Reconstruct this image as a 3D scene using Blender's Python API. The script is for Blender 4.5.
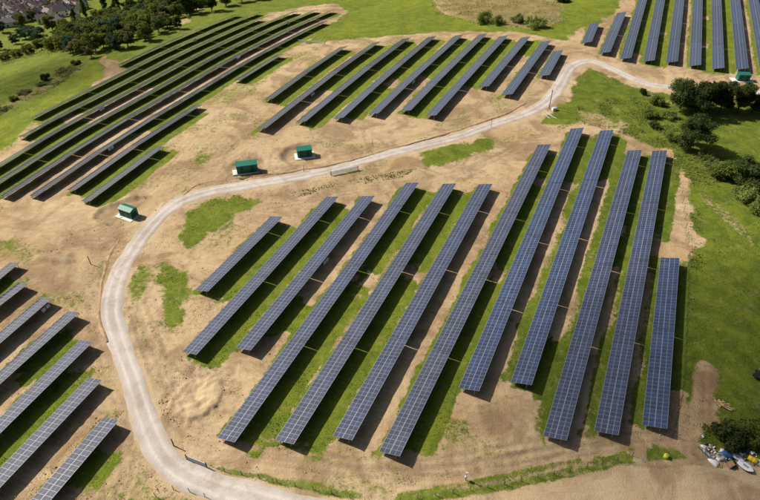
import bpy, math, random
import numpy as np
from mathutils import Vector, Matrix

random.seed(7)
RNG = np.random.default_rng(11)
R = math.radians

# ------------------------------------------------------------------ camera, sky, sun
scene = bpy.context.scene
for o in list(bpy.data.objects):
    bpy.data.objects.remove(o)
COL = scene.collection

CAM_H = 98.0
PITCH = R(40.29)
FPX = 591.0                       # focal length in pixels of a 760 px wide picture (28 mm lens)
cam_data = bpy.data.cameras.new('camera')
cam_data.sensor_width = 36.0
cam_data.lens = 36.0 * FPX / 760.0
cam_data.clip_start = 1.0
cam_data.clip_end = 20000.0
cam = bpy.data.objects.new('camera', cam_data)
cam.location = (0, 0, CAM_H)
cam.rotation_euler = (R(90) - PITCH, 0, 0)
COL.objects.link(cam)
scene.camera = cam
scene.render.resolution_x = 1024
scene.render.resolution_y = 674

ROW_D = np.array([0.41945, 0.90778])       # the direction the rows run in, away from the camera
ROW_N = np.array([0.90778, -0.41945])      # across the rows, the side the shadows fall to
SUN_ELEV = R(41)
sun_az = math.atan2(-ROW_N[1] * 1.0 + 0.0, -ROW_N[0])      # the sun stands square to the rows

world = bpy.data.worlds.new('World')
scene.world = world
world.use_nodes = True
wn = world.node_tree.nodes
wl = world.node_tree.links
bg = wn['Background']
sky = wn.new('ShaderNodeTexSky')
sky.sky_type = 'NISHITA'
sky.sun_disc = False
sky.sun_elevation = SUN_ELEV
sky.sun_rotation = R(90) - sun_az
sky.altitude = 150
sky.air_density = 1.1
sky.dust_density = 4.5
wl.new(sky.outputs[0], bg.inputs[0])
bg.inputs[1].default_value = 0.05

sun_data = bpy.data.lights.new('sun', 'SUN')
sun_data.energy = 5.0
sun_data.angle = R(0.53)
sun_data.color = (1.0, 0.94, 0.84)
sun = bpy.data.objects.new('sun', sun_data)
sdir = Vector((math.cos(SUN_ELEV) * math.cos(sun_az), math.cos(SUN_ELEV) * math.sin(sun_az), math.sin(SUN_ELEV)))
sun.rotation_euler = sdir.to_track_quat('Z', 'Y').to_euler()
sun.location = (-100, 100, 200)
COL.objects.link(sun)

scene.view_settings.view_transform = 'Standard'
scene.view_settings.look = 'None'
scene.view_settings.gamma = 1.0
scene.view_settings.exposure = 0.24
scene.render.engine = 'CYCLES'
scene.cycles.max_bounces = 4
scene.cycles.diffuse_bounces = 3
scene.cycles.transmission_bounces = 2
scene.cycles.transparent_max_bounces = 6

# ------------------------------------------------------------------ terrain height
def sstep(t):
    t = np.clip(t, 0, 1)
    return t * t * (3 - 2 * t)

GA_X = [-400, 40, 85, 125, 150, 200, 250, 285, 340, 420, 4000]
GA_Y = [-2.0, -2.0, -1.9, -0.1, -0.7, -1.8, -5.0, -8.3, -12.5, -15.0, -15.0]
def base_z(x, y):
    x = np.asarray(x, float); y = np.asarray(y, float)
    n = x * ROW_N[0] + y * ROW_N[1]
    a = x * ROW_D[0] + y * ROW_D[1]
    g = 0
    for s in (-12, -6, 0, 6, 12):
        g = g + np.interp(a + s, GA_X, GA_Y) / 5
    w = sstep((-n - 20) / 130)
    m = -n - 128
    lin = -0.088 * np.log1p(np.exp(np.clip(m / 6, -30, 60))) * 6
    lin = np.where(m > 300, -0.088 * m, lin)
    steep = -26 * sstep((-n - 225) / 170)
    lin = np.maximum(lin, -26)
    und = 0.35 * np.sin(x * 0.031 + 1.3) * np.cos(y * 0.027 + 0.4) * sstep((a - 30) / 60)
    return g * w + lin + steep + und

CP, SP = math.cos(PITCH), math.sin(PITCH)
def ray(px, py):
    dx = px - 380.0; up = 250.0 - py
    return np.array([dx, FPX * CP + up * SP, -FPX * SP + up * CP])
def G(px, py, h=0.0):
    """Point on the ground (or h above it) that stands at this place of the site plan."""
    r = ray(px, py)
    z = 0.0
    for _ in range(60):
        s = (z + h - CAM_H) / r[2]
        zz = float(base_z(r[0] * s, r[1] * s))
        z = 0.5 * z + 0.5 * zz
    s = (z + h - CAM_H) / r[2]
    return np.array([r[0] * s, r[1] * s, z])
def GP(pts):
    return np.array([G(*p)[:2] for p in pts])

# ------------------------------------------------------------------ mesh helpers
def tag(o, label=None, cat=None, group=None, kind=None):
    if label: o['label'] = label
    if cat: o['category'] = cat
    if group: o['group'] = group
    if kind: o['kind'] = kind
    return o

def empty(name, loc, rz=0.0):
    o = bpy.data.objects.new(name, None)
    o.location = loc; o.rotation_euler = (0, 0, rz)
    o.empty_display_size = 0.3
    COL.objects.link(o)
    return o

def link(name, me, parent=None, loc=(0, 0, 0), rot=(0, 0, 0), scale=(1, 1, 1)):
    o = bpy.data.objects.new(name, me)
    o.parent = parent
    o.location = loc; o.rotation_euler = rot; o.scale = scale
    COL.objects.link(o)
    return o

class MB:
    def __init__(s):
        s.v = []; s.f = []; s.m = []; s.uv = {}
    def quad(s, pts, mi=0, uv=None):
        b = len(s.v); s.v += [tuple(p) for p in pts]
        if uv: s.uv[len(s.f)] = uv
        s.f.append(tuple(range(b, b + len(pts)))); s.m.append(mi)
    def box(s, lo, hi, mi=0, M=None, skip=()):
        x0, y0, z0 = lo; x1, y1, z1 = hi
        c = [(x0,y0,z0),(x1,y0,z0),(x1,y1,z0),(x0,y1,z0),(x0,y0,z1),(x1,y0,z1),(x1,y1,z1),(x0,y1,z1)]
        if M is not None: c = [tuple(M @ Vector(p)) for p in c]
        b = len(s.v); s.v += c
        F = {'b':(0,3,2,1),'t':(4,5,6,7),'f':(0,1,5,4),'r':(1,2,6,5),'k':(2,3,7,6),'l':(3,0,4,7)}
        for k, q in F.items():
            if k in skip: continue
            s.f.append(tuple(b + i for i in q)); s.m.append(mi)
        return s
    def tube(s, pts, rads, seg=6, mi=0, cap=True):
        pts = [Vector(p) for p in pts]
        rings = []
        for i, p in enumerate(pts):
            t = (pts[min(i + 1, len(pts) - 1)] - pts[max(i - 1, 0)]).normalized()
            ax = Vector((0, 0, 1)) if abs(t.z) < 0.9 else Vector((1, 0, 0))
            u = t.cross(ax).normalized(); w = t.cross(u)
            b = len(s.v)
            r = rads[i] if hasattr(rads, '__len__') else rads
            for k in range(seg):
                an = 2 * math.pi * k / seg
                s.v.append(tuple(p + (u * math.cos(an) + w * math.sin(an)) * r))
            rings.append(b)
        for a, b in zip(rings, rings[1:]):
            for k in range(seg):
                s.f.append((a + k, a + (k + 1) % seg, b + (k + 1) % seg, b + k)); s.m.append(mi)
        if cap:
            s.f.append(tuple(rings[0] + k for k in range(seg))[::-1]); s.m.append(mi)
            s.f.append(tuple(rings[-1] + k for k in range(seg))); s.m.append(mi)
        return s
    def lathe(s, prof, seg=12, mi=0, M=None):
        rings = []
        for r, z in prof:
            b = len(s.v)
            for k in range(seg):
                an = 2 * math.pi * k / seg
                p = Vector((r * math.cos(an), r * math.sin(an), z))
                s.v.append(tuple(M @ p if M is not None else p))
            rings.append(b)
        for a, b in zip(rings, rings[1:]):
            for k in range(seg):
                s.f.append((a + k, a + (k + 1) % seg, b + (k + 1) % seg, b + k)); s.m.append(mi)
        s.f.append(tuple(rings[0] + k for k in range(seg))[::-1]); s.m.append(mi)
        s.f.append(tuple(rings[-1] + k for k in range(seg))); s.m.append(mi)
        return s
    def mesh(s, name, mats, smooth=False):
        me = bpy.data.meshes.new(name)
        me.from_pydata(s.v, [], s.f)
        for m in (mats if isinstance(mats, (list, tuple)) else [mats]): me.materials.append(m)
        me.polygons.foreach_set('material_index', s.m)
        if smooth: me.polygons.foreach_set('use_smooth', [True] * len(s.f))
        if s.uv:
            l = me.uv_layers.new(name='UVMap')
            for fi, uv in s.uv.items():
                st = me.polygons[fi].loop_start
                for k, q in enumerate(uv): l.data[st + k].uv = q
        me.update()
        return me
    def build(s, name, mats, parent=None, smooth=False, **kw):
        return link(name, s.mesh(name, mats, smooth), parent, **kw)

def np_mesh(name, V, F, mats, smooth=False):
    """V (n,3) and equal-sized faces F (m,k) as one mesh."""
    V = np.asarray(V, np.float32); F = np.asarray(F, np.int32)
    me = bpy.data.meshes.new(name)
    k = F.shape[1]
    me.vertices.add(len(V)); me.vertices.foreach_set('co', V.ravel())
    me.loops.add(F.size); me.loops.foreach_set('vertex_index', F.ravel())
    me.polygons.add(len(F)); me.polygons.foreach_set('loop_start', np.arange(0, F.size, k, dtype=np.int32))
    if smooth: me.polygons.foreach_set('use_smooth', np.ones(len(F), bool))
    for m in (mats if isinstance(mats, (list, tuple)) else [mats]): me.materials.append(m)
    me.update(calc_edges=True)
    return me

# ------------------------------------------------------------------ materials
class NT:
    def __init__(s, name):
        s.m = bpy.data.materials.new(name); s.m.use_nodes = True
        s.t = s.m.node_tree; s.n = s.t.nodes; s.l = s.t.links
        s.b = s.n['Principled BSDF']
    def new(s, typ, **kw):
        x = s.n.new(typ)
        for k, v in kw.items(): setattr(x, k, v)
        return x
    def put(s, sock, val):
        if isinstance(val, bpy.types.NodeSocket): s.l.new(val, sock)
        else: sock.default_value = val
    def coord(s, which='Object'):
        return s.new('ShaderNodeTexCoord').outputs[which]
    def noise(s, vec, scale, detail=3, rough=0.55, dist=0.0):
        x = s.new('ShaderNodeTexNoise'); s.put(x.inputs['Vector'], vec)
        x.inputs['Scale'].default_value = scale; x.inputs['Detail'].default_value = detail
        x.inputs['Roughness'].default_value = rough; x.inputs['Distortion'].default_value = dist
        return x.outputs['Fac']
    def mapv(s, vec, scale=(1, 1, 1), rot=(0, 0, 0)):
        x = s.new('ShaderNodeMapping'); s.put(x.inputs['Vector'], vec)
        x.inputs['Scale'].default_value = scale; x.inputs['Rotation'].default_value = rot
        return x.outputs[0]
    def math(s, op, a, b=0.0, c=0.0, clamp=False):
        x = s.new('ShaderNodeMath', operation=op, use_clamp=clamp)
        s.put(x.inputs[0], a); s.put(x.inputs[1], b); s.put(x.inputs[2], c)
        return x.outputs[0]
    def ramp(s, fac, lo, hi, a=0.0, b=1.0):
        x = s.new('ShaderNodeMapRange', interpolation_type='SMOOTHSTEP')
        s.put(x.inputs[0], fac)
        for i, v in zip((1, 2, 3, 4), (lo, hi, a, b)): s.put(x.inputs[i], v)
        return x.outputs[0]
    def mix(s, fac, a, b, blend='MIX'):
        x = s.new('ShaderNodeMix', data_type='RGBA', blend_type=blend)
        s.put(x.inputs[0], fac)
        for i, v in ((6, a), (7, b)):
            s.put(x.inputs[i], v if isinstance(v, bpy.types.NodeSocket) else tuple(v) + (1.0,) * (4 - len(v)))
        return x.outputs[2]
    def bump(s, h, strength=0.5, dist=0.05):
        x = s.new('ShaderNodeBump'); s.put(x.inputs['Height'], h)
        x.inputs['Strength'].default_value = strength; x.inputs['Distance'].default_value = dist
        s.l.new(x.outputs[0], s.b.inputs['Normal'])
    def base(s, col, rough=0.8, spec=0.3, metal=0.0):
        s.put(s.b.inputs['Base Color'], col if isinstance(col, bpy.types.NodeSocket) else tuple(col) + (1.0,) * (4 - len(col)))
        s.put(s.b.inputs['Roughness'], rough); s.b.inputs['Metallic'].default_value = metal
        s.b.inputs['Specular IOR Level'].default_value = spec
        return s.m

def plain(name, col, rough=0.6, spec=0.3, metal=0.0, var=0.18, scale=1.5):
    t = NT(name)
    v = t.coord()
    f = t.noise(v, scale, 4, 0.6)
    g = t.noise(v, scale * 9, 2, 0.6)
    f = t.math('ADD', t.math('MULTIPLY', f, 0.7), t.math('MULTIPLY', g, 0.3))
    lo = tuple(c * (1 - var) for c in col); hi = tuple(min(1, c * (1 + var)) for c in col)
    return t.base(t.mix(t.ramp(f, 0.3, 0.7), lo, hi), rough, spec, metal)

def ground_material(name, road=False):
    t = NT(name)
    pos = t.new('ShaderNodeNewGeometry').outputs['Position']
    at = t.new('ShaderNodeAttribute', attribute_name='cover')
    sep = t.new('ShaderNodeSeparateColor'); t.l.new(at.outputs['Color'], sep.inputs[0])
    grass, dust, dark = sep.outputs[0], sep.outputs[1], sep.outputs[2]
    lush = at.outputs['Alpha']
    rot = math.atan2(ROW_D[1], ROW_D[0])
    pv = t.mapv(pos, (1, 1, 0.3))
    nL = t.noise(pv, 0.035, 4, 0.55)
    nM = t.noise(pv, 0.22, 4, 0.6, 0.6)
    nS = t.noise(pv, 0.9, 4, 0.65)
    nB = t.noise(pv, 0.075, 5, 0.62, 1.2)
    nF = t.noise(pv, 3.2, 3, 0.7)
    # soil
    streak = t.noise(t.mapv(pos, (0.10, 0.75, 0.3), (0, 0, -rot)), 1.0, 4, 0.6, 0.8)
    soil = t.mix(t.ramp(nL, 0.35, 0.65), (0.385, 0.262, 0.135), (0.50, 0.368, 0.218))
    soil = t.mix(t.math('MULTIPLY', t.ramp(nM, 0.46, 0.72), 0.60), soil, (0.26, 0.165, 0.088))
    soil = t.mix(t.math('MULTIPLY', t.ramp(streak, 0.5, 0.72), 0.50), soil, (0.57, 0.44, 0.285))
    soil = t.mix(t.math('MULTIPLY', t.ramp(nS, 0.50, 0.75), 0.38), soil, (0.20, 0.125, 0.064))
    soil = t.mix(t.math('MULTIPLY', t.ramp(nF, 0.5, 0.72), 0.22), soil, (0.62, 0.48, 0.31))
    uf = t.math('ADD', dust, t.math('MULTIPLY', t.math('SUBTRACT', nM, 0.5), t.math('MULTIPLY', dust, 1.8)), clamp=True)
    soil = t.mix(t.math('MULTIPLY', uf, 0.7), soil, (0.56, 0.44, 0.29))
    df = t.math('ADD', dark, t.math('MULTIPLY', t.math('SUBTRACT', nS, 0.5), t.math('MULTIPLY', dark, 1.6)), clamp=True)
    soil = t.mix(t.math('MULTIPLY', df, 0.75), soil, (0.175, 0.112, 0.066))
    soil = t.mix(t.math('MULTIPLY', t.ramp(nB, 0.47, 0.62), 0.62), soil, (0.225, 0.145, 0.078))
    soil = t.mix(t.math('MULTIPLY', t.ramp(nB, 0.50, 0.32), 0.40), soil, (0.55, 0.405, 0.225))
    # grass
    gm = t.mix(t.ramp(nM, 0.35, 0.65), (0.058, 0.090, 0.010), (0.110, 0.146, 0.015))
    lu = t.mix(t.ramp(nM, 0.3, 0.7), (0.135, 0.176, 0.014), (0.212, 0.242, 0.022))
    g = t.mix(lush, gm, lu)
    g = t.mix(t.math('MULTIPLY', t.ramp(nS, 0.5, 0.75), 0.55), g, (0.046, 0.076, 0.009))
    g = t.mix(t.math('MULTIPLY', t.ramp(nF, 0.5, 0.75), 0.45), g, (0.210, 0.235, 0.042))
    dry = t.noise(pv, 0.5, 3, 0.6, 1.0)
    g = t.mix(t.math('MULTIPLY', t.ramp(dry, 0.54, 0.74), 0.6), g, (0.25, 0.21, 0.085))
    gn = t.math('ADD', t.math('MULTIPLY', nS, 0.55), t.math('MULTIPLY', nF, 0.45))
    gf = t.math('ADD', grass, t.math('MULTIPLY', t.math('SUBTRACT', gn, 0.5), 2.5))
    gf = t.ramp(gf, 0.30, 0.85)
    gf = t.math('MULTIPLY', gf, t.ramp(grass, 0.03, 0.16))
    col = t.mix(gf, soil, g)
    t.base(col, 0.95, 0.12)
    h = t.math('ADD', t.math('MULTIPLY', nS, 0.8), t.math('MULTIPLY', nF, 0.6))
    h = t.math('ADD', h, t.math('MULTIPLY', streak, 0.7))
    t.bump(h, 0.6, 0.3)
    return t.m

def road_material(name, ca, cb, cc):
    t = NT(name)
    pos = t.new('ShaderNodeNewGeometry').outputs['Position']
    at = t.new('ShaderNodeAttribute', attribute_name='cover')
    sep = t.new('ShaderNodeSeparateColor'); t.l.new(at.outputs['Color'], sep.inputs[0])
    edge, rut, along = sep.outputs[0], sep.outputs[1], sep.outputs[2]
    nL = t.noise(pos, 0.06, 4, 0.6)
    nM = t.noise(pos, 0.5, 4, 0.65, 0.5)
    nF = t.noise(pos, 4.0, 3, 0.7)
    c = t.mix(t.ramp(nL, 0.35, 0.65), ca, cb)
    nK = t.noise(pos, 0.16, 5, 0.65, 1.0)
    c = t.mix(t.math('MULTIPLY', t.ramp(nK, 0.46, 0.66), 0.5), c, tuple(q * 0.70 for q in cc))
    c = t.mix(t.math('MULTIPLY', t.ramp(nM, 0.45, 0.7), 0.35), c, tuple(q * 0.72 for q in ca))
    c = t.mix(t.math('MULTIPLY', rut, t.ramp(nK, 0.35, 0.65, 0.9, 0.35)), c, tuple(min(0.8, q * 1.25) for q in cb))
    c = t.mix(t.math('MULTIPLY', t.ramp(nF, 0.45, 0.75), 0.3), c, tuple(q * 0.6 for q in ca))
    e = t.math('ADD', edge, t.math('MULTIPLY', t.math('SUBTRACT', nM, 0.5), 1.3))
    c = t.mix(t.ramp(e, 0.2, 0.85), c, cc)
    t.base(c, 0.95, 0.12)
    t.bump(t.math('ADD', nF, nM), 0.5, 0.12)
    return t.m

def panel_material():
    t = NT('panel_glass')
    uv = t.new('ShaderNodeTexCoord').outputs['UV']
    sp = t.new('ShaderNodeSeparateXYZ'); t.l.new(uv, sp.inputs[0])
    def lines(c, n, w):
        fr = t.math('FRACT', t.math('MULTIPLY', c, n))
        d = t.math('ABSOLUTE', t.math('SUBTRACT', fr, 0.5))
        return t.math('GREATER_THAN', d, 0.5 - w)
    grid = t.math('MAXIMUM', lines(sp.outputs[0], 24, 0.035), lines(sp.outputs[1], 6, 0.018))
    mid = t.math('LESS_THAN', t.math('ABSOLUTE', t.math('SUBTRACT', sp.outputs[0], 0.5)), 0.012)
    info = t.new('ShaderNodeObjectInfo')
    rnd = t.math('MULTIPLY_ADD', info.outputs['Random'], 0.5, 0.75)
    pos = t.new('ShaderNodeNewGeometry').outputs['Position']
    nz = t.ramp(t.noise(pos, 0.45, 3, 0.6), 0.3, 0.7, 0.8, 1.2)
    c = t.mix(1.0, info.outputs['Color'], (0.030, 0.037, 0.070), 'MULTIPLY')
    cc = t.new('ShaderNodeVectorMath', operation='SCALE'); t.l.new(c, cc.inputs[0]); t.l.new(t.math('MULTIPLY', rnd, nz), cc.inputs['Scale'])
    c = t.mix(t.math('MULTIPLY', grid, 0.5), cc.outputs[0], (0.12, 0.15, 0.22))
    c = t.mix(mid, c, (0.28, 0.33, 0.42))
    rg = t.ramp(t.noise(pos, 1.3, 3, 0.6), 0.3, 0.7, 0.10, 0.18)
    t.base(c, rg, 0.5)
    t.b.inputs['Sheen Weight'].default_value = 0.3
    t.b.inputs['Sheen Roughness'].default_value = 0.4
    t.b.inputs['Sheen Tint'].default_value = (0.80, 0.86, 0.95, 1)
    t.b.inputs['Coat Weight'].default_value = 1.0
    t.b.inputs['Coat IOR'].default_value = 1.8
    t.b.inputs['Coat Roughness'].default_value = 0.04
    return t.m

def leaf_material(name, dark, light, trans=0.42):
    t = NT(name)
    pos = t.new('ShaderNodeNewGeometry').outputs['Position']
    info = t.new('ShaderNodeObjectInfo')
    n1 = t.noise(pos, 0.35, 3, 0.6); n2 = t.noise(pos, 2.2, 2, 0.6)
    f = t.math('ADD', t.math('MULTIPLY', n1, 0.5), t.math('MULTIPLY', n2, 0.5))
    c = t.mix(t.ramp(f, 0.32, 0.68), dark, light)
    k = t.math('MULTIPLY_ADD', info.outputs['Random'], 0.5, 0.75)
    sc = t.new('ShaderNodeVectorMath', operation='SCALE'); t.l.new(c, sc.inputs[0]); t.l.new(k, sc.inputs['Scale'])
    t.base(sc.outputs[0], 0.75, 0.15)
    tr = t.new('ShaderNodeBsdfTranslucent'); t.l.new(sc.outputs[0], tr.inputs[0])
    mx = t.new('ShaderNodeMixShader'); mx.inputs[0].default_value = trans
    t.l.new(t.b.outputs[0], mx.inputs[1]); t.l.new(tr.outputs[0], mx.inputs[2])
    t.l.new(mx.outputs[0], t.n['Material Output'].inputs[0])
    return t.m

M = {}
M['ground'] = ground_material('ground_cover')
M['gravel'] = road_material('gravel', (0.42, 0.372, 0.335), (0.53, 0.475, 0.43), (0.47, 0.345, 0.215))
M['track'] = road_material('sandy_track', (0.44, 0.335, 0.225), (0.55, 0.43, 0.30), (0.42, 0.295, 0.16))
M['bank'] = plain('bank_soil', (0.36, 0.245, 0.14), 0.95, 0.1, 0, 0.4, 0.8)
M['clod'] = plain('clod_soil', (0.40, 0.275, 0.155), 0.95, 0.1, 0, 0.35, 0.5)
M['glass'] = panel_material()
M['alu'] = plain('aluminium', (0.29, 0.32, 0.38), 0.42, 0.5, 0.35, 0.08)
M['back'] = plain('panel_backsheet', (0.10, 0.105, 0.115), 0.6)
M['steel'] = plain('galvanised_steel', (0.33, 0.35, 0.36), 0.5, 0.5, 0.6, 0.15)
M['gate'] = plain('gate_steel', (0.50, 0.60, 0.64), 0.45, 0.5, 0.2, 0.12)
M['teal'] = plain('teal_paint', (0.006, 0.120, 0.085), 0.45, 0.4, 0, 0.12)
M['tealroof'] = plain('teal_roof', (0.008, 0.150, 0.112), 0.5, 0.4, 0, 0.12)
M['tealdark'] = plain('teal_louvre', (0.004, 0.05, 0.04), 0.5)
M['concrete'] = plain('pale_concrete', (0.72, 0.71, 0.66), 0.85, 0.2, 0, 0.08)
M['white'] = plain('white_paint', (0.74, 0.75, 0.76), 0.5, 0.4, 0, 0.06)
M['greybox'] = plain('pale_grey_plastic', (0.55, 0.58, 0.62), 0.5)
M['wood'] = plain('weathered_timber', (0.12, 0.085, 0.055), 0.85, 0.2, 0, 0.35, 4)
M['palewood'] = plain('fresh_timber', (0.52, 0.36, 0.19), 0.8, 0.2, 0, 0.25, 3)
M['bark'] = plain('bark', (0.075, 0.055, 0.04), 0.9, 0.1, 0, 0.35, 2)
M['fence'] = plain('green_wire', (0.030, 0.075, 0.045), 0.5)
M['yellow'] = plain('yellow_plastic', (0.72, 0.50, 0.01), 0.45)
M['lime'] = plain('lime_plastic', (0.62, 0.66, 0.02), 0.45)
M['blue'] = plain('blue_tarpaulin', (0.03, 0.10, 0.26), 0.5, 0.4, 0, 0.35, 2)
M['navy'] = plain('navy_hull', (0.012, 0.018, 0.045), 0.4)
M['rubber'] = plain('rubber', (0.02, 0.02, 0.022), 0.8)
M['rust'] = plain('rusty_steel', (0.16, 0.065, 0.03), 0.85, 0.2, 0, 0.4, 3)
M['card'] = plain('cardboard', (0.40, 0.24, 0.15), 0.9)
M['cream'] = plain('cream_plastic', (0.58, 0.50, 0.36), 0.6)
M['sack'] = plain('white_sack', (0.70, 0.70, 0.68), 0.8, 0.2, 0, 0.15, 3)
M['grey'] = plain('grey_plastic', (0.30, 0.31, 0.32), 0.6)
M['slate'] = plain('slate_roof', (0.20, 0.175, 0.185), 0.75, 0.25, 0, 0.25, 0.8)
M['tile'] = plain('brown_tile_roof', (0.24, 0.175, 0.15), 0.8, 0.2, 0, 0.25, 0.8)
M['render'] = plain('white_render', (0.74, 0.70, 0.66), 0.85, 0.2, 0, 0.06)
M['brick'] = plain('pinkish_brick', (0.34, 0.20, 0.15), 0.9, 0.2, 0, 0.2)
M['window'] = plain('window_pane', (0.04, 0.05, 0.06), 0.15, 0.5)
M['tarmac'] = plain('tarmac', (0.13, 0.125, 0.13), 0.9, 0.2, 0, 0.15, 0.2)
M['grassblade'] = leaf_material('grass_blades', (0.064, 0.098, 0.011), (0.170, 0.206, 0.028), 0.3)
M['leaf_dark'] = leaf_material('leaves_dark', (0.032, 0.056, 0.014), (0.100, 0.130, 0.034))
M['leaf_mid'] = leaf_material('leaves_mid', (0.072, 0.108, 0.016), (0.190, 0.225, 0.042))
M['leaf_lime'] = leaf_material('leaves_lime', (0.115, 0.145, 0.014), (0.235, 0.260, 0.026))
M['leaf_brown'] = leaf_material('leaves_brown', (0.120, 0.108, 0.042), (0.240, 0.210, 0.080))
M['leaf_blue'] = leaf_material('leaves_bluegreen', (0.030, 0.060, 0.034), (0.085, 0.135, 0.070))
M['leaf_bush'] = leaf_material('leaves_bush', (0.135, 0.180, 0.038), (0.280, 0.320, 0.090), 0.5)

# ------------------------------------------------------------------ plan of the solar rows
TILT = R(17.0)
PW, PL, GAPM = 2.135, 1.015, 0.005          # panel: across the row, along the row, joint
TABLE_W = 2 * PW + 0.012
PLAN_W = TABLE_W * math.cos(TILT)
LOW = 0.95
N_TABLE = 26
ROWS = []        # dict(block, A, B, near, soil=[(t0,t1)...], name words)
def add_row(block, a, b, gap, **kw):
    if kw.pop('plan', False):
        A, B = a, b
    else:
        A = G(a[0], a[1], LOW)[:2]; B = G(b[0], b[1], LOW)[:2]
    ROWS.append(dict(block=block, A=np.array(A), B=np.array(B), gap=gap, **kw))
# gap: ranges along the row (0 near .. 1 far) where the ground right of the row is bare soil
for a, b, gap in [((195,290),(270,217),[]), ((182,352),(325,198),[]), ((235.5,348),(362,196),[(0,.12),(.3,1)]),
                  ((217.3,438),(405,184),[(.52,.6)]), ((275,440),(442,185),[(.55,.62)]), ((332.5,436),(478,185),[(-.1,1)]),
                  ((378.8,451.5),(537,146),[(.0,.02),(.45,.5),(.82,.88)]), ((458.5,388),(570,130),[(-.1,.75)]),
                  ((510.5,382),(600,131),[(.15,.75)]), ((543,436),(627,152),[(-.1,.5),(.62,.66)]),
                  ((594,431),(652,152),[(-.1,.62)]), ((642,425),(660.5,256.7),[(-.1,.22)])]:
    add_row('central', a, b, gap)
for a, b, gap in [((-34,298),(8,263.6),[(.85,1.2)]), ((-34,322.5),(16.8,283.6),[(-.1,1.2)]), ((-34,361),(41.3,296.7),[(-.1,1.2)]),
                  ((-34,401),(69,310),[(-.1,.3),(.72,1.2)]), ((-34,450),(79.2,340.7),[(.78,1.2)]),
                  ((-34,503),(89.5,376.2),[(-.1,1.2)]), ((18,514.5),(103.6,417),[(-.1,.35),(.7,1.2)])]:
    add_row('lowerleft', a, b, gap)
for a, b, gap in [((263.7,99.5),(339,47.4),[]), ((256,129),(372,43),[(-.1,.42)]), ((296,122),(402,39),[]), ((333,118.5),(428,37),[(.0,.05),(.36,.42)]),
                  ((368,114),(455,35.5),[(-.1,.45)]), ((400,111),(478,35),[]), ((425,116),(499,36.5),[(-.1,.36),(.75,.8)]),
                  ((478,87),(521,37.5),[(-.1,.7)]), ((501,95),(541,42),[(-.1,1.2)]), ((538.5,76),(553,51),[(-.1,1.2)])]:
    add_row('middle', a, b, gap)
for a, b, gap in [((581.5,43),(590,23.5),[(-.1,1.2)]), ((599.5,53),(617,13),[(-.1,1.2)]), ((620,59),(640.5,-8),[(-.1,.12)]),
                  ((643,61.5),(657.5,-8),[(.1,.14),(.38,.42)]), ((666,62.5),(676,-8),[(-.1,1.2)]), ((689,66),(693.4,-8),[(.25,.3),(.6,.68)]),
                  ((712,69),(711.4,-8),[(.1,.14)]), ((736,69.5),(729.3,-8),[(-.1,1.2)]), ((760,72),(747,-8),[(.2,.3)]), ((785,75),(766,-8),[(-.1,1.2)])]:
    add_row('topright', a, b, gap)
for k, (a0, a1, gap) in enumerate([(90,121.5,[]), (93,152,[]), (87,262,[(-.1,.25)]), (84,287,[(-.1,.95)]), (78,285,[]),
                                   (80,279,[(.25,.42)]), (113,259,[(.1,.16)]), (126,271,[]), (179,265,[])]):
    nn = -132.3 - 9.2 * k - PLAN_W
    add_row('upperleft', ROW_N * nn + ROW_D * a0, ROW_N * nn + ROW_D * a1, gap, plan=True)
nn = -132.3 - 9.2 - PLAN_W
add_row('upperleft_short', ROW_N * nn + ROW_D * 177, ROW_N * nn + ROW_D * 208, [], plan=True)

# ------------------------------------------------------------------ plan of roads and ground cover
def smooth_line(P, step=1.0):
    P = np.asarray(P, float); out = []
    for i in range(len(P) - 1):
        p0 = P[max(i - 1, 0)]; p1 = P[i]; p2 = P[i + 1]; p3 = P[min(i + 2, len(P) - 1)]
        k = max(2, int(np.linalg.norm(p2[:2] - p1[:2]) / step))
        for t in np.linspace(0, 1, k, endpoint=False):
            out.append(0.5 * (2 * p1 + (p2 - p0) * t + (2 * p0 - 5 * p1 + 4 * p2 - p3) * t * t + (3 * p1 - p0 - 3 * p2 + p3) * t ** 3))
    out.append(P[-1])
    return np.array(out)

def road_line(pts):
    return smooth_line([list(G(p[0], p[1])[:2]) + [p[2] * .92] for p in pts], 0.9)

MAIN = road_line([(860,104,5.5),(800,96,5.5),(760,93,5.3),(744,92.5,5.2),(705,91,5.2),(670,87,5.2),(649.5,84.5,5.2),(626,75.5,5.2),(602,64,5.2),(586,61,5.4),(572,66.5,5.8),
                  (565,75,6),(559,86,6),(549,99,5.8),(535,109,5.6),(512.7,118,5.2),(487,126,5),(457,137,5),(415,147,5),(370,158.5,5),(327,170.5,5.2),
                  (285,179,5.2),(246,185.5,5.2),(211.6,191,5.4),(184,199.5,5.6),(168,209.5,5.6),(152.6,225,5.6),(137.5,244,5.6),(125,263,5.6),(115,284,5.8),(111,303,6),
                  (112.5,321,6),(118.4,342,5.8),(128,367,5.6),(138,396,5.6),(149,428,5.8),(161,453,6),(176,469.5,6.4),(204,484,6.6),(240,495,6.4),(290,507,6.2),(350,521,6),(420,535,5)])
LOWER = road_line([(178,472,5),(215,487,6),(259,500,6.5),(300,512,7),(360,524,8),(430,528,9),(500,522,9.5),(560,512,10),(620,501,11),(690,495,12),(770,496,13),(840,498,13)])

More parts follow.
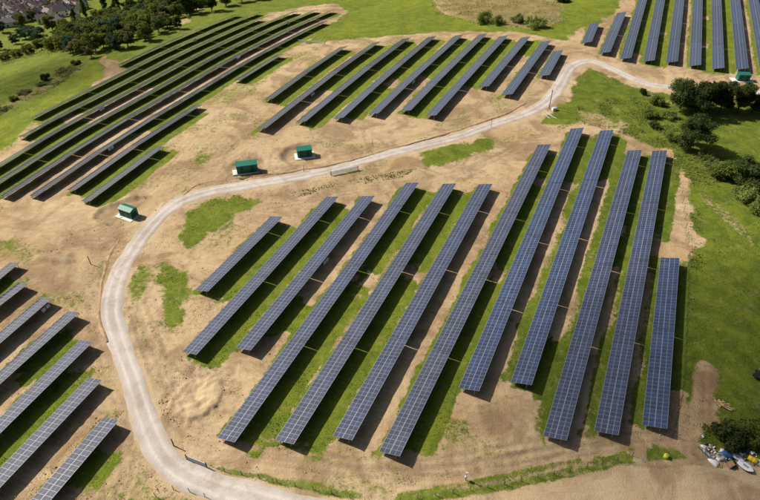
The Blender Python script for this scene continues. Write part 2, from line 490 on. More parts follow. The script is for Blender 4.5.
def seg_dist(X, Y, line):
    """distance to a polyline, half width of the nearest vertex"""
    D = np.full(X.shape, 1e9); W = np.zeros(X.shape)
    for i in range(0, len(line) - 1):
        p, q = line[i], line[i + 1]
        m = (np.abs(X - p[0]) < 22) & (np.abs(Y - p[1]) < 22)
        if not m.any(): continue
        d = q[:2] - p[:2]; L = max(d @ d, 1e-9)
        x = X[m]; y = Y[m]
        t = np.clip(((x - p[0]) * d[0] + (y - p[1]) * d[1]) / L, 0, 1)
        dd = np.hypot(x - p[0] - t * d[0], y - p[1] - t * d[1])
        b = dd < D[m]
        Dm = D[m]; Wm = W[m]
        Dm[b] = dd[b]; Wm[b] = p[2] if len(p) > 2 else 1.0
        D[m] = Dm; W[m] = Wm
    return D, W

def poly_sd(X, Y, poly, reach=14.0):
    """signed distance, positive inside; -reach far outside"""
    P = np.asarray(poly, float)
    out = np.full(X.shape, -reach)
    x0, y0 = P.min(0) - reach; x1, y1 = P.max(0) + reach
    m = (X > x0) & (X < x1) & (Y > y0) & (Y < y1)
    if not m.any(): return out
    x = X[m]; y = Y[m]
    d = np.full(x.shape, 1e9); ins = np.zeros(x.shape, bool)
    for i in range(len(P)):
        p = P[i]; q = P[(i + 1) % len(P)]; e = q - p
        t = np.clip(((x - p[0]) * e[0] + (y - p[1]) * e[1]) / max(e @ e, 1e-9), 0, 1)
        d = np.minimum(d, np.hypot(x - p[0] - t * e[0], y - p[1] - t * e[1]))
        c = ((p[1] > y) != (q[1] > y))
        with np.errstate(divide='ignore', invalid='ignore'):
            xi = p[0] + (y - p[1]) * e[0] / (e[1] if abs(e[1]) > 1e-9 else 1e-9)
        ins ^= c & (x < xi)
    out[m] = np.where(ins, d, -d)
    return out

def vnoise(x, y, s, seed=0):
    """smooth value noise, -1..1"""
    r = np.random.default_rng(seed); T = r.random((256, 256))
    x = x / s; y = y / s
    xi = np.floor(x).astype(int); yi = np.floor(y).astype(int)
    fx = x - xi; fy = y - yi
    fx = fx * fx * (3 - 2 * fx); fy = fy * fy * (3 - 2 * fy)
    a = T[xi % 256, yi % 256]; b = T[(xi + 1) % 256, yi % 256]; c = T[xi % 256, (yi + 1) % 256]; d = T[(xi + 1) % 256, (yi + 1) % 256]
    return 2 * ((a * (1 - fx) + b * fx) * (1 - fy) + (c * (1 - fx) + d * fx) * fy) - 1

SITE = GP([(-60,190),(0,152),(38,118),(70,100),(100,82),(111,75),(104,66),(98,61),(104,56.5),(112,61),(121,63),(140,54),(160,45.5),(190,34.5),(220,24.5),(240,19),(290,9),(325,4),(337,4),(347,11),(332,24),(314,37),(300,45),
           (345,40),(400,35),(455,31),(510,31),(545,36),(566,40),(580,31),(600,22),(614,12),(622,0),(626,-12),(700,-14),(830,-14),(860,60),(860,112),
           (760,100),(700,97),(655,93),(625,84),(603,72),(588,69),(578,78),(568,98),(552,112),(535,124),(560,127),(590,124),(625,132),(655,147),(672,150),(686,172),(692,200),(696,250),
           (690,275),(683,300),(684,340),(690,372),(703,362),(716,392),(722,425),(704,440),(712,455),(735,472),(775,470),(860,480),(860,560),(-60,560)])
# patches of grass inside the site: polygon, amount, lushness
GRASS = [
 ([(178,212),(200,203),(235,197),(262,195),(270,203),(238,220),(206,238),(188,247),(176,236)], 1.0, .45),
 ([(152,264),(168,256),(184,262),(196,276),(194,292),(184,318),(172,334),(162,330),(156,300)], 1.0, .5),
 ([(122,284),(136,262),(152,262),(148,290),(134,318),(128,312)], .8, .45),
 ([(128,308),(140,312),(156,352),(146,358)], .75, .45),
 ([(420,164),(428,151),(455,143),(490,139),(492,148),(470,158),(440,168),(424,170)], 1.0, .4),
 ([(378,176),(396,168),(418,166),(420,174),(392,178)], .5, .3),
 ([(186,160),(200,150),(214,154),(213,164),(195,169)], .85, .6),
 ([(198,126),(214,114),(229,122),(222,138),(206,138)], .5, .6),
 ([(214,98),(240,78),(285,56),(318,48),(280,72),(256,92),(236,102)], .56, .75),
 ([(162,152),(200,106),(215,88),(222,100),(196,126),(178,142)], .5, .8),
 ([(440,424),(452,414),(468,420),(470,436),(455,446),(441,440)], .62, .6),
 ([(430,405),(450,395),(520,388),(530,404),(500,418),(460,416)], .38, .4),
 ([(640,454),(662,446),(677,449),(684,464),(668,468),(650,463)], .95, .35),
 ([(150,494),(166,490),(182,489),(205,496),(235,505),(235,520),(145,520)], 1.3, .35),
 ([(-5,236),(14,240),(12,250),(-5,250)], .7, .4), ([(28,250),(60,252),(90,260),(60,262),(36,258)], .45, .4),
 ([(545,114),(590,112),(620,126),(590,126),(560,128),(540,128)], .35, .4),
 ([(470,140),(520,128),(545,130),(530,142),(490,150)], .4, .3),
 ([(270,196),(330,184),(420,166),(400,180),(330,194),(280,204)], .32, .2),
 ([(642,150),(668,152),(676,200),(676,250),(664,256),(654,200)], .45, .5),
 ([(668,176),(690,190),(698,240),(688,256),(676,240)], .45, .5),
 ([(664,258),(700,250),(704,300),(694,372),(672,440),(668,400),(674,330)], .85, .05),
 ([(0,128),(38,112),(44,122),(16,148),(-8,162)], .5, .9),
 ([(40,205),(70,196),(90,206),(60,214)], .2, .3),
]
LINES = [  # grassy verges: polyline, half width, amount, lushness
 ([(200,466.5),(222,471),(250,477),(290,485),(330,492),(356,499)], 1.15, .85, .5),
 ([(400,500),(440,494),(480,488),(520,480),(560,472),(600,464),(632,455)], 1.6, .85, .5),
 ([(560,128),(575,122),(600,120)], 1.0, .6, .4),
]
BARE = [   # bare soil in the grassland
 ([(606,136),(630,140),(660,152),(684,170),(690,186),(668,176),(640,160),(612,148)], .95),
 ([(660,166),(667,170),(672,250),(664,254)], .8), ([(680,204),(692,210),(698,246),(686,250)], .9),
 ([(430,0),(500,-8),(560,2),(565,20),(540,30),(500,26),(470,20),(440,14)], .5),
 ([(575,110),(600,112),(620,124),(600,128),(580,124)], .45), ([(610,100),(616,106),(628,128),(620,128)], .55),
 ([(640,88),(680,104),(690,110),(650,102)], .25), 
 ([(700,192),(712,198),(756,240),(752,246),(716,212),(700,200)], .32),
 ([(688,372),(704,362),(718,392),(722,428),(704,442),(690,440),(682,420)], .95),
 ([(700,440),(716,452),(760,470),(760,478),(700,470)], .9),
 ([(0,106),(40,84),(76,62),(92,60),(78,72),(50,90),(10,111),(-10,120)], .36),
 ([(168,23),(190,17),(192,22),(174,29)], .5), ([(184,8),(204,4),(205,9),(188,12)], .5),
]
DARKS = [  # damp, freshly turned earth, plus painted cloud shade at lower right: polygon, amount
 ([(450,424),(505,398),(540,400),(540,428),(500,440),(470,440)], .45), ([(-10,330),(60,250),(110,262),(112,300),(60,320)], .35),
 ([(690,372),(716,366),(724,430),(700,470),(684,440)], 1.0), ([(430,0),(500,-8),(560,2),(565,20),(540,30),(470,20)], 1.0),
 ([(0,106),(40,84),(76,62),(92,60),(78,74),(50,92),(10,114)], 1.0), ([(270,194),(330,182),(420,164),(400,180),(330,192),(280,202)], .5),
 ([(400,330),(440,280),(480,200),(560,140),(590,140),(520,380),(440,440)], .25), ([(660,420),(760,430),(760,475),(690,472)], .6),
 ([(96,58),(108,55),(124,60),(116,74),(104,76)], .75), ([(0,250),(70,225),(110,232),(80,262),(20,280)], .3), ([(330,2),(352,4),(330,28),(262,68),(240,76),(300,38)], .5),
]
DUSTS = [
 ([(150,200),(240,150),(330,130),(430,122),(520,98),(540,112),(330,165),(200,188)], .35), ([(40,200),(110,196),(160,190),(120,240),(40,230)], .35),
 ([(170,430),(240,450),(330,470),(480,468),(620,440),(640,452),(480,486),(330,490),(200,466)], .45),
 ([(270,206),(330,196),(420,180),(500,165),(520,150),(420,160),(300,186)], .4), ([(690,200),(698,246),(686,250),(660,166)], .5),
 ([(480,500),(560,478),(680,468),(760,476),(760,510),(480,515)], .5), ([(130,300),(160,340),(200,420),(170,430),(140,380)], .35),
]
TRACKS = [  # wheel tracks: polyline, spacing
 [(130,300),(148,345),(170,395),(188,428),(230,447),(300,457),(380,466),(450,462),(520,448),(600,440),(660,436),(690,428)],
 [(140,330),(160,385),(180,425),(215,446),(300,464),(380,474),(460,472),(540,456),(620,446)],
 [(200,245),(250,212),(300,202),(360,190),(430,180),(490,160),(530,140)],
 [(40,230),(90,215),(150,190),(190,165),(250,118),(290,80),(318,45),(345,12)],
 [(60,240),(110,222),(160,180),(215,120),(245,100)],
 [(100,330),(122,380),(132,430),(110,470),(70,510)], [(108,400),(130,450),(120,500)],
 [(560,46),(600,70),(640,76),(700,80),(770,84)], [(200,190),(260,174),(330,160),(420,136),(500,112),(540,96)],
 [(700,372),(696,410),(690,440),(700,470),(720,485)],
 [(20,215),(80,222),(120,226)], [(0,228),(60,236),(118,240)], [(165,180),(205,140),(235,100),(262,76),(296,52)], [(180,186),(222,150),(250,112)], [(110,222),(150,200),(200,176),(262,140),(300,134),(380,126)],
 [(150,300),(176,360),(196,372),(230,372)], [(150,350),(176,420),(230,440),(330,452),(420,470),(500,462),(580,446)], [(205,430),(300,450),(400,478),(480,480),(560,462)],
 [(340,190),(400,184),(470,170),(520,145)], [(520,100),(560,60),(580,48),(640,66),(720,74),(770,78)], [(590,34),(606,46),(650,70)], [(460,400),(500,410),(540,440),(560,450)],
 [(86,420),(110,440),(120,480)], [(96,450),(100,500)], [(60,262),(90,290),(96,330),(120,400)], [(560,470),(640,470),(720,476),(770,478)], [(600,480),(690,478),(770,486)],
]
PADS = [((129,212), 8.5, 1.5), ((305,154), 8.0, 1.3), ((248,169), 7.0, .6)]
HEAP = GP([(176,372),(200,372),(222,380),(226,388),(218,402),(206,414),(188,421),(172,414),(166,396)])
HEAP2 = GP([(36,256),(70,254),(78,262),(60,266),(40,262)])

def ground_fields(x, y):
    """cover attributes and relief at the given plan points"""
    n1 = vnoise(x, y, 7, 1); n2 = vnoise(x, y, 2.3, 2); n3 = vnoise(x, y, 0.9, 3); n0 = vnoise(x, y, 26, 4)
    wob = 1.3 * n1 + 0.8 * n2
    site = poly_sd(x, y, SITE) + wob * 1.3
    grass = sstep((-site + 1.2) / 2.4)
    lush = 0.35 + 0.22 * n0 + 0.1 * n1
    nn = x * ROW_N[0] + y * ROW_N[1]; aa = x * ROW_D[0] + y * ROW_D[1]
    lush = np.where(nn < -150, lush + 0.15, lush)
    lush = lush - 0.22 * sstep((nn - 20) / 30) * sstep((190 - aa) / 60)
    zl = poly_sd(x, y, GP([(-20,128),(30,112),(75,72),(92,62),(104,76),(60,104),(20,128),(-20,150)])) 
    lush = lush + 0.75 * sstep((zl + 3) / 6)
    ml = poly_sd(x, y, GP([(330,36),(350,12),(420,-10),(640,-10),(600,22),(560,40),(480,30),(400,36)]))
    lush = lush + 0.35 * sstep((ml + 3) / 6)
    dark = 0.25 * sstep((n0 + n1 - 0.5) / 0.8); dust = 0.3 * sstep((-n0 + n2 * .5 - 0.3) / 0.8)
    grass = np.maximum(grass, 0.19 + 0.30 * sstep((n1 + n0 - .30) / .7)); rel = 0.05 * n3 + 0.08 * n2
    for poly, amt in BARE:
        s = sstep((poly_sd(x, y, GP(poly)) + wob * 1.1 + 1.0) / 2.2) * amt
        grass = grass * (1 - s)
    for poly, amt, lu in GRASS:
        s = sstep((poly_sd(x, y, GP(poly)) + 1.6 * wob + 1.8) / 4.6)
        grass = np.maximum(grass, s * amt); lush = lush * (1 - s) + lu * s
    for pts, hw, amt, lu in LINES:
        D, _ = seg_dist(x, y, smooth_line([list(p) + [1] for p in GP(pts)], 2.0))
        s = sstep((hw + 0.5 * wob - D + 0.5) / 1.0) * amt
        grass = np.maximum(grass, s); lush = lush * (1 - s) + lu * s
    for poly, amt in DARKS:
        dark = np.maximum(dark, sstep((poly_sd(x, y, GP(poly)) + wob * 2 + 3) / 7) * amt)
    for poly, amt in DUSTS:
        dust = np.maximum(dust, sstep((poly_sd(x, y, GP(poly)) + wob * 2 + 3) / 7) * amt)
    # under and right of each row
    for ri, r in enumerate(ROWS):
        A, B = r['A'], r['B']; L = np.linalg.norm(B - A); d = (B - A) / L; nh = np.array([d[1], -d[0]])
        u = (x - A[0]) * d[0] + (y - A[1]) * d[1]; v = (x - A[0]) * nh[0] + (y - A[1]) * nh[1]
        m = (u > -5) & (u < L + 5) & (v > -4) & (v < 12)
        if not m.any(): continue
        um, vm = u[m], v[m]; w = wob[m] + 0.7 * n3[m]
        endf = sstep((um + 1.6 + 1.7 * w) / 3.0) * sstep((L + 1.2 + 1.7 * w - um) / 3.0)
        wide = r.get('wide', 9.7)
        inside = sstep((vm + 1.3 + 0.45 * w) / 0.9) * sstep((wide + 0.35 * w - vm) / 1.2)
        soil = np.zeros_like(um)
        for t0, t1 in r['gap']:
            soil = np.maximum(soil, sstep((um - t0 * L + 2.0 * w) / 3 + .5) * sstep((t1 * L - um + 2.0 * w) / 3 + .5))
        fw = 2.3 if (r['block'] == 'central' and ri >= 8) else 0.9
        fringe = sstep((vm + fw + 0.2 + 0.5 * w) / 0.8) * sstep((0.9 + 0.4 * w - vm) / 0.8)
        band = inside * (1 - soil * sstep((vm - 0.3) / 0.8))
        band = np.maximum(band, fringe * (0.62 + 0.3 * n1[m]))
        band = band * endf * 1.3
        gr = grass[m]; lu = lush[m]
        gr = np.where(inside * endf * soil * (vm > 0.9) > 0.5, np.minimum(gr, 0.24), gr)
        rowl = {'central': .62, 'middle': .85, 'topright': .75, 'lowerleft': .5}.get(r['block'], .55)
        rowl = rowl - 0.45 * sstep((nn[m] + 25) / 30) * (r['block'] == 'central')
        grass[m] = np.maximum(gr, band); bb = np.minimum(band, 1); lush[m] = lu * (1 - bb) + (rowl + 0.15 * n0[m]) * bb
    # wheel tracks
    for pts in TRACKS:
        P = smooth_line([list(p) + [1] for p in GP(pts)], 1.5)
        D, _ = seg_dist(x, y, P)
        D = D + 0.25 * n1
        rut = np.exp(-((np.abs(D - 1.0)) / 0.42) ** 2) * (0.55 + 0.45 * n1)
        band = sstep((3.0 - D) / 1.6)
        rel = rel - 0.11 * rut + 0.05 * np.exp(-((D - 1.8) / 0.4) ** 2)
        dark = np.maximum(dark, 0.75 * rut); dust = np.maximum(dust, 0.45 * band * (0.6 + 0.4 * n2))
        grass = grass * (1 - 0.6 * rut)
    # roads press the grass away and level the ground
    road = np.zeros_like(x)
    for line in (MAIN, LOWER):
        D, W = seg_dist(x, y, line)
        road = np.maximum(road, sstep((W / 2 + 0.9 + 0.5 * wob - D) / 1.0))
        dust = np.maximum(dust, 0.6 * sstep((W / 2 + 3.2 + wob - D) / 3.0))
    grass = grass * (1 - road); rel = rel * (1 - road)
    for (px, py), rad, dep in PADS:
        c = G(px, py); D = np.hypot(x - c[0], (y - c[1])) + 1.5 * n1 + 0.7 * n2
        inn = sstep((rad * 0.62 - D) / 1.2)
        rel = rel - dep * 0.42 * sstep((rad - D) / (rad * 0.25)) * (1 - road) + (0.16 * dep + 0.2 * n3) * np.exp(-((D - rad) / 1.1) ** 2) * (1 - road)
        ring = np.exp(-((D - rad * 0.86) / (rad * 0.14)) ** 2)
        dark = np.maximum(dark, 0.4 * np.clip(ring * (1 + 1.2 * n2 + .8 * n1), 0, 1)); grass = grass * (1 - sstep((rad + 1 - D) / 1.5))  # shade of the pit slope painted into the soil as an uneven ring
    s = poly_sd(x, y, HEAP) + 0.5 * wob
    hc = HEAP.mean(0); pr_ = ((x - hc[0]) * 0.75 + (y - hc[1]) * -0.66) / 9
    rel = rel + (0.55 * sstep((s + 0.25) / 0.8) * sstep((pr_ + 0.5) / 1.3) + (0.20 * n2 + 0.16 * n3 + .12 * vnoise(x, y, .55, 8)) * sstep((s + 2) / 2))
    grass = grass * (1 - sstep((s + 1) / 1)); dust = np.maximum(dust, 0.5 * sstep(s / 2)); dark = np.maximum(dark, 0.3 * np.exp(-((s + 0.6) / 1.2) ** 2))  # heap edge painted darker, shade put into the soil colour
    s = poly_sd(x, y, HEAP2) + 0.5 * wob
    rel = rel + 0.8 * sstep((s + 0.6) / 1.6); dust = np.maximum(dust, 0.6 * sstep((s + .5) / 1))
    amp = 1 - grass * 0.4
    return grass, np.clip(dust, 0, 1), np.clip(dark, 0, 1), np.clip(lush, 0, 1), rel * amp

# ------------------------------------------------------------------ the ground sheet
def build_ground():
    NU, NV = 620, 560
    yv = np.concatenate([np.geomspace(24, 460, NV), np.geomspace(480, 9000, 40)])
    yv = np.concatenate([[-9000, -3000, -1000, -300, -60, -10], yv])
    u = np.linspace(-1, 1, NU)
    u = np.concatenate([[-14, -6, -2.6, -1.5], u, [1.5, 2.6, 6, 14]])
    half = 0.78 * np.maximum(yv, 24) + 62
    half = np.where(yv < 0, 80 + 0.5 * np.abs(yv), half)
    X = u[None, :] * half[:, None]; Y = np.repeat(yv[:, None], len(u), 1)
    x = X.ravel(); y = Y.ravel()
    z = base_z(x, y)
    near = (np.abs(x) < 600) & (y > 20) & (y < 600)
    att = np.zeros((len(x), 4), np.float32); att[:, 0] = 1; att[:, 3] = 0.35
    g, du, da, lu, rel = ground_fields(x[near], y[near])
    att[near] = np.stack([g, du, da, lu], 1)
    z[near] += rel
    nr, nc = X.shape
    i = np.arange(nr - 1)[:, None] * nc + np.arange(nc - 1)[None, :]
    F = np.stack([i, i + 1, i + 1 + nc, i + nc], -1).reshape(-1, 4)
    me = np_mesh('ground', np.stack([x, y, z], 1), F, M['ground'], True)
    a = me.attributes.new('cover', 'FLOAT_COLOR', 'POINT')
    a.data.foreach_set('color', att.ravel())
    o = link('ground', me); tag(o, 'sandy building soil and green grassland of the hillside', None, None, 'structure')
    return x[near], y[near], g, lu
GX, GY, GG, GL = build_ground()

# broken clouds high overhead: their soft shade lies on parts of the land
def cloud(center, rx, ry, rz, dens, label, alt=650.0, seed=0):
    c = Vector((center[0], center[1], 0)) + sdir * (alt / sdir.z)
    nu, nv = 48, 20; V = []; F = []
    r = np.random.default_rng(seed); ph = r.uniform(0, 6.28, 8)
    for j in range(nv + 1):
        th = math.pi * (j / nv - .5)
        for i in range(nu):
            a = 2 * math.pi * i / nu
            k = 1 + .12 * math.sin(3 * a + ph[0]) + .08 * math.sin(5 * a + ph[1] + th) + .05 * math.sin(9 * a + ph[2] - 2 * th)
            V.append((rx * k * math.cos(th) * math.cos(a), ry * k * math.cos(th) * math.sin(a), 14 * math.sin(th) * (1 + .2 * math.sin(4 * a + ph[3]))))
    for j in range(nv):
        for i in range(nu): F.append((j * nu + i, j * nu + (i + 1) % nu, (j + 1) * nu + (i + 1) % nu, (j + 1) * nu + i))
    t = NT('cloud_vapour')
    v = t.mapv(t.coord(), (1 / rx, 1 / ry, 0))
    ln = t.new('ShaderNodeVectorMath', operation='LENGTH'); t.l.new(v, ln.inputs[0])
    nz = t.noise(t.coord(), 0.035, 3, 0.55)
    f = t.math('ADD', ln.outputs['Value'], t.math('MULTIPLY', t.math('SUBTRACT', nz, .5), .55))
    f = t.ramp(f, 0.95, 0.45, 0.0, dens)
    tr = t.new('ShaderNodeBsdfTransparent'); df = t.new('ShaderNodeBsdfDiffuse'); df.inputs[0].default_value = (.9, .9, .9, 1)
    mx = t.new('ShaderNodeMixShader'); t.l.new(f, mx.inputs[0]); t.l.new(tr.outputs[0], mx.inputs[1]); t.l.new(df.outputs[0], mx.inputs[2])
    t.l.new(mx.outputs[0], t.n['Material Output'].inputs[0])
    me = bpy.data.meshes.new('cloud'); me.from_pydata(V, [], F); me.materials.append(t.m); me.polygons.foreach_set('use_smooth', [True] * len(F))
    tag(link('cloud', me, None, c, (0, 0, rz)), label, None, None, 'structure')
cloud((114, 70), 122, 50, R(6), .44, 'soft cloud whose shade lies over the right side of the site')
pa, pb = G(-60, 100), G(115, 56); pc = (pa + pb) / 2; pv_ = pb - pa
cloud(pc, np.linalg.norm(pv_[:2]) * .66, 31, math.atan2(pv_[1], pv_[0]), .36, 'long soft cloud whose shade lies over the upper left meadow and wood edge', seed=3)

def ribbon(name, line, mat, label, lift=0.10, sink=0.16, soil=False):
    P = line[:, :2]; n = len(P)
    T = np.gradient(P, axis=0); T /= np.linalg.norm(T, axis=1)[:, None]
    Nn = np.stack([T[:, 1], -T[:, 0]], 1)
    wn1 = vnoise(P[:, 0], P[:, 1], 4, 21); wn2 = vnoise(P[:, 0], P[:, 1], 1.6, 22)
    K = 13; V = []; A = []
    for k in range(K):
        t = 2 * k / (K - 1) - 1
        hw = line[:, 2] / 2 * (1.12 + 0.10 * vnoise(P[:, 0], P[:, 1], 13, 23 + (t > 0)) + 0.11 * wn1 * (1 if t > 0 else -1) + 0.09 * wn2)
        q = P + Nn * (t * hw)[:, None]
        z = base_z(q[:, 0], q[:, 1]) + lift - (lift + sink) * abs(t) ** 5 
        rut = math.exp(-((abs(t) - 0.36) / 0.13) ** 2)
        z = z - 0.03 * rut
        V.append(np.column_stack([q, z]))
        if soil: A.append(np.column_stack([np.zeros(n), np.clip(.72 + .3 * wn1 - .55 * max(0, abs(t) - .6) + .25 * rut, 0, 1), np.clip(.25 * vnoise(q[:, 0], q[:, 1], 6, 24), 0, 1), np.ones(n)]))
        else: A.append(np.column_stack([np.full(n, max(0, abs(t) - 0.55) / 0.45), np.full(n, rut), np.zeros(n), np.ones(n)]))
    V = np.stack(V, 1).reshape(-1, 3); A = np.stack(A, 1).reshape(-1, 4)
    i = np.arange(n - 1)[:, None] * K + np.arange(K - 1)[None, :]
    F = np.stack([i, i + 1, i + 1 + K, i + K], -1).reshape(-1, 4)
    me = np_mesh(name, V, F, mat, True)
    a = me.attributes.new('cover', 'FLOAT_COLOR', 'POINT'); a.data.foreach_set('color', A.astype(np.float32).ravel())
    return tag(link(name, me), label, None, None, 'structure')
ribbon('gravel_road', MAIN, M['gravel'], 'pale grey gravel road curving through the solar farm')
ribbon('sandy_track', LOWER, M['ground'], 'wide sandy track along the lower edge of the site', 0.06, 0.14, True)

def bank(name, pts, w, h, label):
    line = smooth_line([list(G(*p)[:2]) + [w] for p in pts], 0.8)
    P = line[:, :2]; T = np.gradient(P, axis=0); T /= np.linalg.norm(T, axis=1)[:, None]
    Nn = np.stack([T[:, 1], -T[:, 0]], 1); n = len(P)
    w1 = vnoise(P[:, 0], P[:, 1], 3, 31); w2 = vnoise(P[:, 0], P[:, 1], 9, 32)
    V = []
    prof = [(-1, -.12), (-.6, .35), (-.2, .9), (.15, 1.0), (.45, .55), (.8, .1), (1, -.12)]
    for t, q in prof:
        p = P + Nn * (t * w / 2 * (1 + .3 * w1))[:, None] + Nn * (0.35 * w1)[:, None]
        V.append(np.column_stack([p, base_z(p[:, 0], p[:, 1]) + q * h * (0.75 + .35 * w2 + .3 * w1)]))
    K = len(prof)
    V = np.stack(V, 1).reshape(-1, 3)
    i = np.arange(n - 1)[:, None] * K + np.arange(K - 1)[None, :]
    F = np.stack([i, i + 1, i + 1 + K, i + K], -1).reshape(-1, 4)
    return tag(link(name, np_mesh(name, V, F, M['bank'], True)), label, None, None, 'structure')
bank('earth_bank', [(184,195),(200,184),(240,178),(290,172),(340,163),(380,152),(430,139),(480,123),(510,112),(525,103)], 1.0, .35, 'low bank of dug earth along the upper edge of the gravel road')
bank('earth_bank', [(106,262),(102,284),(99,304),(101,322),(108,342)], 0.9, .28, 'low bank of dug earth left of the gravel road bend')
bank('earth_bank', [(118,240),(112,252),(108,262)], 0.8, .22, 'short ridge of earth left of the gravel road')

# ------------------------------------------------------------------ solar rows
def panel_into(mb, T, thick=0.04, rim=0.028):
    def P(x, y, z): return tuple(T @ Vector((x, y, z)))
    a, b = PW, PL
    o = [(0, 0), (a, 0), (a, b), (0, b)]
    e = rim * 2.1; q = rim * 0.8
    i = [(e, q), (a - e, q), (a - e, b - q), (e, b - q)]
    uv = [(0, 0), (1, 0), (1, 1), (0, 1)]
    mb.quad([P(x, y, -0.006) for x, y in i], 0, uv)
    for k in range(4):
        j = (k + 1) % 4
        mb.quad([P(*o[k], 0), P(*o[j], 0), P(*i[j], 0), P(*i[k], 0)], 1)
        mb.quad([P(*o[k], -thick), P(*o[j], -thick), P(*o[j], 0), P(*o[k], 0)], 1)
        mb.quad([P(*i[k], 0), P(*i[j], 0), P(*i[j], -0.006), P(*i[k], -0.006)], 1)
    mb.quad([P(x, y, -thick) for x, y in o[::-1]], 2)

pm = MB(); panel_into(pm, Matrix.Identity(4))
PANEL = pm.mesh('panel', [M['glass'], M['alu'], M['back']])
post = MB().box((-.05, -.035, 0), (.05, .035, 1)).mesh('post', M['steel'])
rafter = MB().box((0.12, -.04, -.17), (TABLE_W - 0.12, .04, -.075)).mesh('rafter', M['steel'])
TABLE_CACHE = {}
def table_mesh(nmod):
    if nmod not in TABLE_CACHE:
        mb = MB()
        for k in range(nmod):
            for c in range(2):
                panel_into(mb, Matrix.Translation((c * (PW + 0.012), k * (PL + GAPM), 0)))
        TABLE_CACHE[nmod] = mb.mesh('panel_table', [M['glass'], M['alu'], M['back']])
    return TABLE_CACHE[nmod]
PURLIN = {}
def purlin_mesh(nmod):
    if nmod not in PURLIN:
        PURLIN[nmod] = MB().box((-.03, .05, -.075), (.03, nmod * (PL + GAPM) - .05, -.041)).mesh('purlin', M['steel'])
    return PURLIN[nmod]

ORD = ['first', 'second', 'third', 'fourth', 'fifth', 'sixth', 'seventh', 'eighth', 'ninth', 'tenth', 'eleventh', 'twelfth']
BLOCK = {'central': ('in the large central field', 'solar rows in the central field'),
         'lowerleft': ('in the lower left field beside the road bend', 'solar rows in the lower left field'),
         'middle': ('in the upper middle field above the road', 'solar rows in the upper middle field'),
         'topright': ('in the field at the top right corner', 'solar rows in the top right field'),
         'upperleft': ('in the dark upper left field', 'solar rows in the upper left field'),
         'upperleft_short': ('', 'solar rows in the upper left field')}
count = {}
def row_label(r):
    b = r['block']; k = count.get(b, 0); count[b] = k + 1
    if b == 'upperleft_short': return 'very short lone solar row beside the track at the upper left field'
    if b == 'upperleft':
        if k == 0: return 'short solar row nearest the road in the upper left field, above a green cabinet'
        return 'thin edge-on solar row, %s from the road in the dark upper left field' % ORD[k]
    if b == 'lowerleft': return 'blue solar row, %s from the top in the lower left field beside the road bend' % ORD[k]
    if b == 'central':
        if k == 0: return 'shortest solar row at the upper left of the large central field'
        if k == 11: return 'short deep blue solar row at the far right of the central field'
    if b == 'middle' and k == 9: return 'very short solar row at the road bend, rightmost in the upper middle field'
    if b == 'topright' and k == 0: return 'tiny solar row, leftmost in the top right field'
    return 'long double solar row, %s from the left %s' % (ORD[k], BLOCK[b][0])

NEAR = ('central', 'lowerleft')
ROW_OBJS = []
for r in ROWS:
    A, B = r['A'], r['B']; L = float(np.linalg.norm(B - A)); d = (B - A) / L; nh = np.array([d[1], -d[0]])
    total = max(4, int(round(L / (PL + GAPM))))
    rb = random.random()
    p0 = np.array([A[0], A[1], float(base_z(A[0], A[1]))])
    root = empty('solar_row', p0)
    tag(root, row_label(r), 'solar panels', BLOCK[r['block']][1])
    near = r['block'] in NEAR
    tint = {'central': 1.0, 'lowerleft': 1.0, 'middle': 1.0}.get(r['block'], 1.0)
    col = (tint * (0.85 + 0.35 * rb), tint * (0.92 + 0.2 * rb), tint * (1.05 - 0.1 * rb), 1)
    if r['block'] == 'central' and count['central'] in (12, 8, 9): col = (0.72, 1.0, 1.22, 1)
    pos = 0.0; left = total; si = 0
    secs = []
    while left > 0:
        k = min(N_TABLE, left)
        if left - k < 4: k = left
        ln = k * (PL + GAPM)
        s0 = A + d * pos; s1 = A + d * (pos + ln)
        z0 = float(base_z(*s0)) + LOW; z1 = float(base_z(*s1)) + LOW
        Y = Vector((d[0] * ln, d[1] * ln, z1 - z0)).normalized()
        X0 = Vector((nh[0] * math.cos(TILT), nh[1] * math.cos(TILT), math.sin(TILT)))
        X0 = (X0 - Y * X0.dot(Y)).normalized()
        Z = X0.cross(Y)
        jit = random.uniform(-0.006, 0.006)
        rotm = Matrix((X0, Y, Z)).transposed() @ Matrix.Rotation(jit, 3, 'Y')
        rot = rotm.to_euler()
        org = Vector((s0[0], s0[1], z0)) - Vector(p0)
        secs.append((k, org, rotm, rot, ln))
        pos += ln + 0.17; left -= k; si += 1
    for k, org, rotm, rot, ln in secs:
        if near:
            for i in range(k):
                for c in range(2):
                    off = rotm @ Vector((c * (PW + 0.012), i * (PL + GAPM), random.uniform(-.004, .004)))
                    o = bpy.data.objects.new('panel', PANEL); o.parent = root
                    o.location = org + off; o.rotation_euler = rot; o.color = col
                    COL.objects.link(o)
        else:
            o = link('panel_table', table_mesh(k), root, org, rot); o.color = col; o['kind'] = 'stuff'
        for xx in (0.55, 1.6, 2.7, 3.75):
            link('purlin', purlin_mesh(k), root, org + rotm @ Vector((xx, 0, 0)), rot)
        nf = max(2, int(round(ln / 4.4)) + 1)
        if not near: nf = min(nf, 2)
        for i in range(nf):
            yy = 0.35 + (ln - 0.7) * i / (nf - 1)
            link('rafter', rafter, root, org + rotm @ Vector((0, yy, 0)), rot)
            for xx in (0.9, 3.3):
                w = org + rotm @ Vector((xx, yy, -0.17))
                wx, wy = w.x + p0[0], w.y + p0[1]
                gz = float(base_z(wx, wy)) - p0[2] - 0.15
                link('post', post, root, (w.x, w.y, gz), (0, 0, math.atan2(nh[1], nh[0])), (1, 1, w.z - gz + 0.02))
    r['root'] = root; r['L'] = L; r['d'] = d; r['nh'] = nh
    ROW_OBJS.append(root)

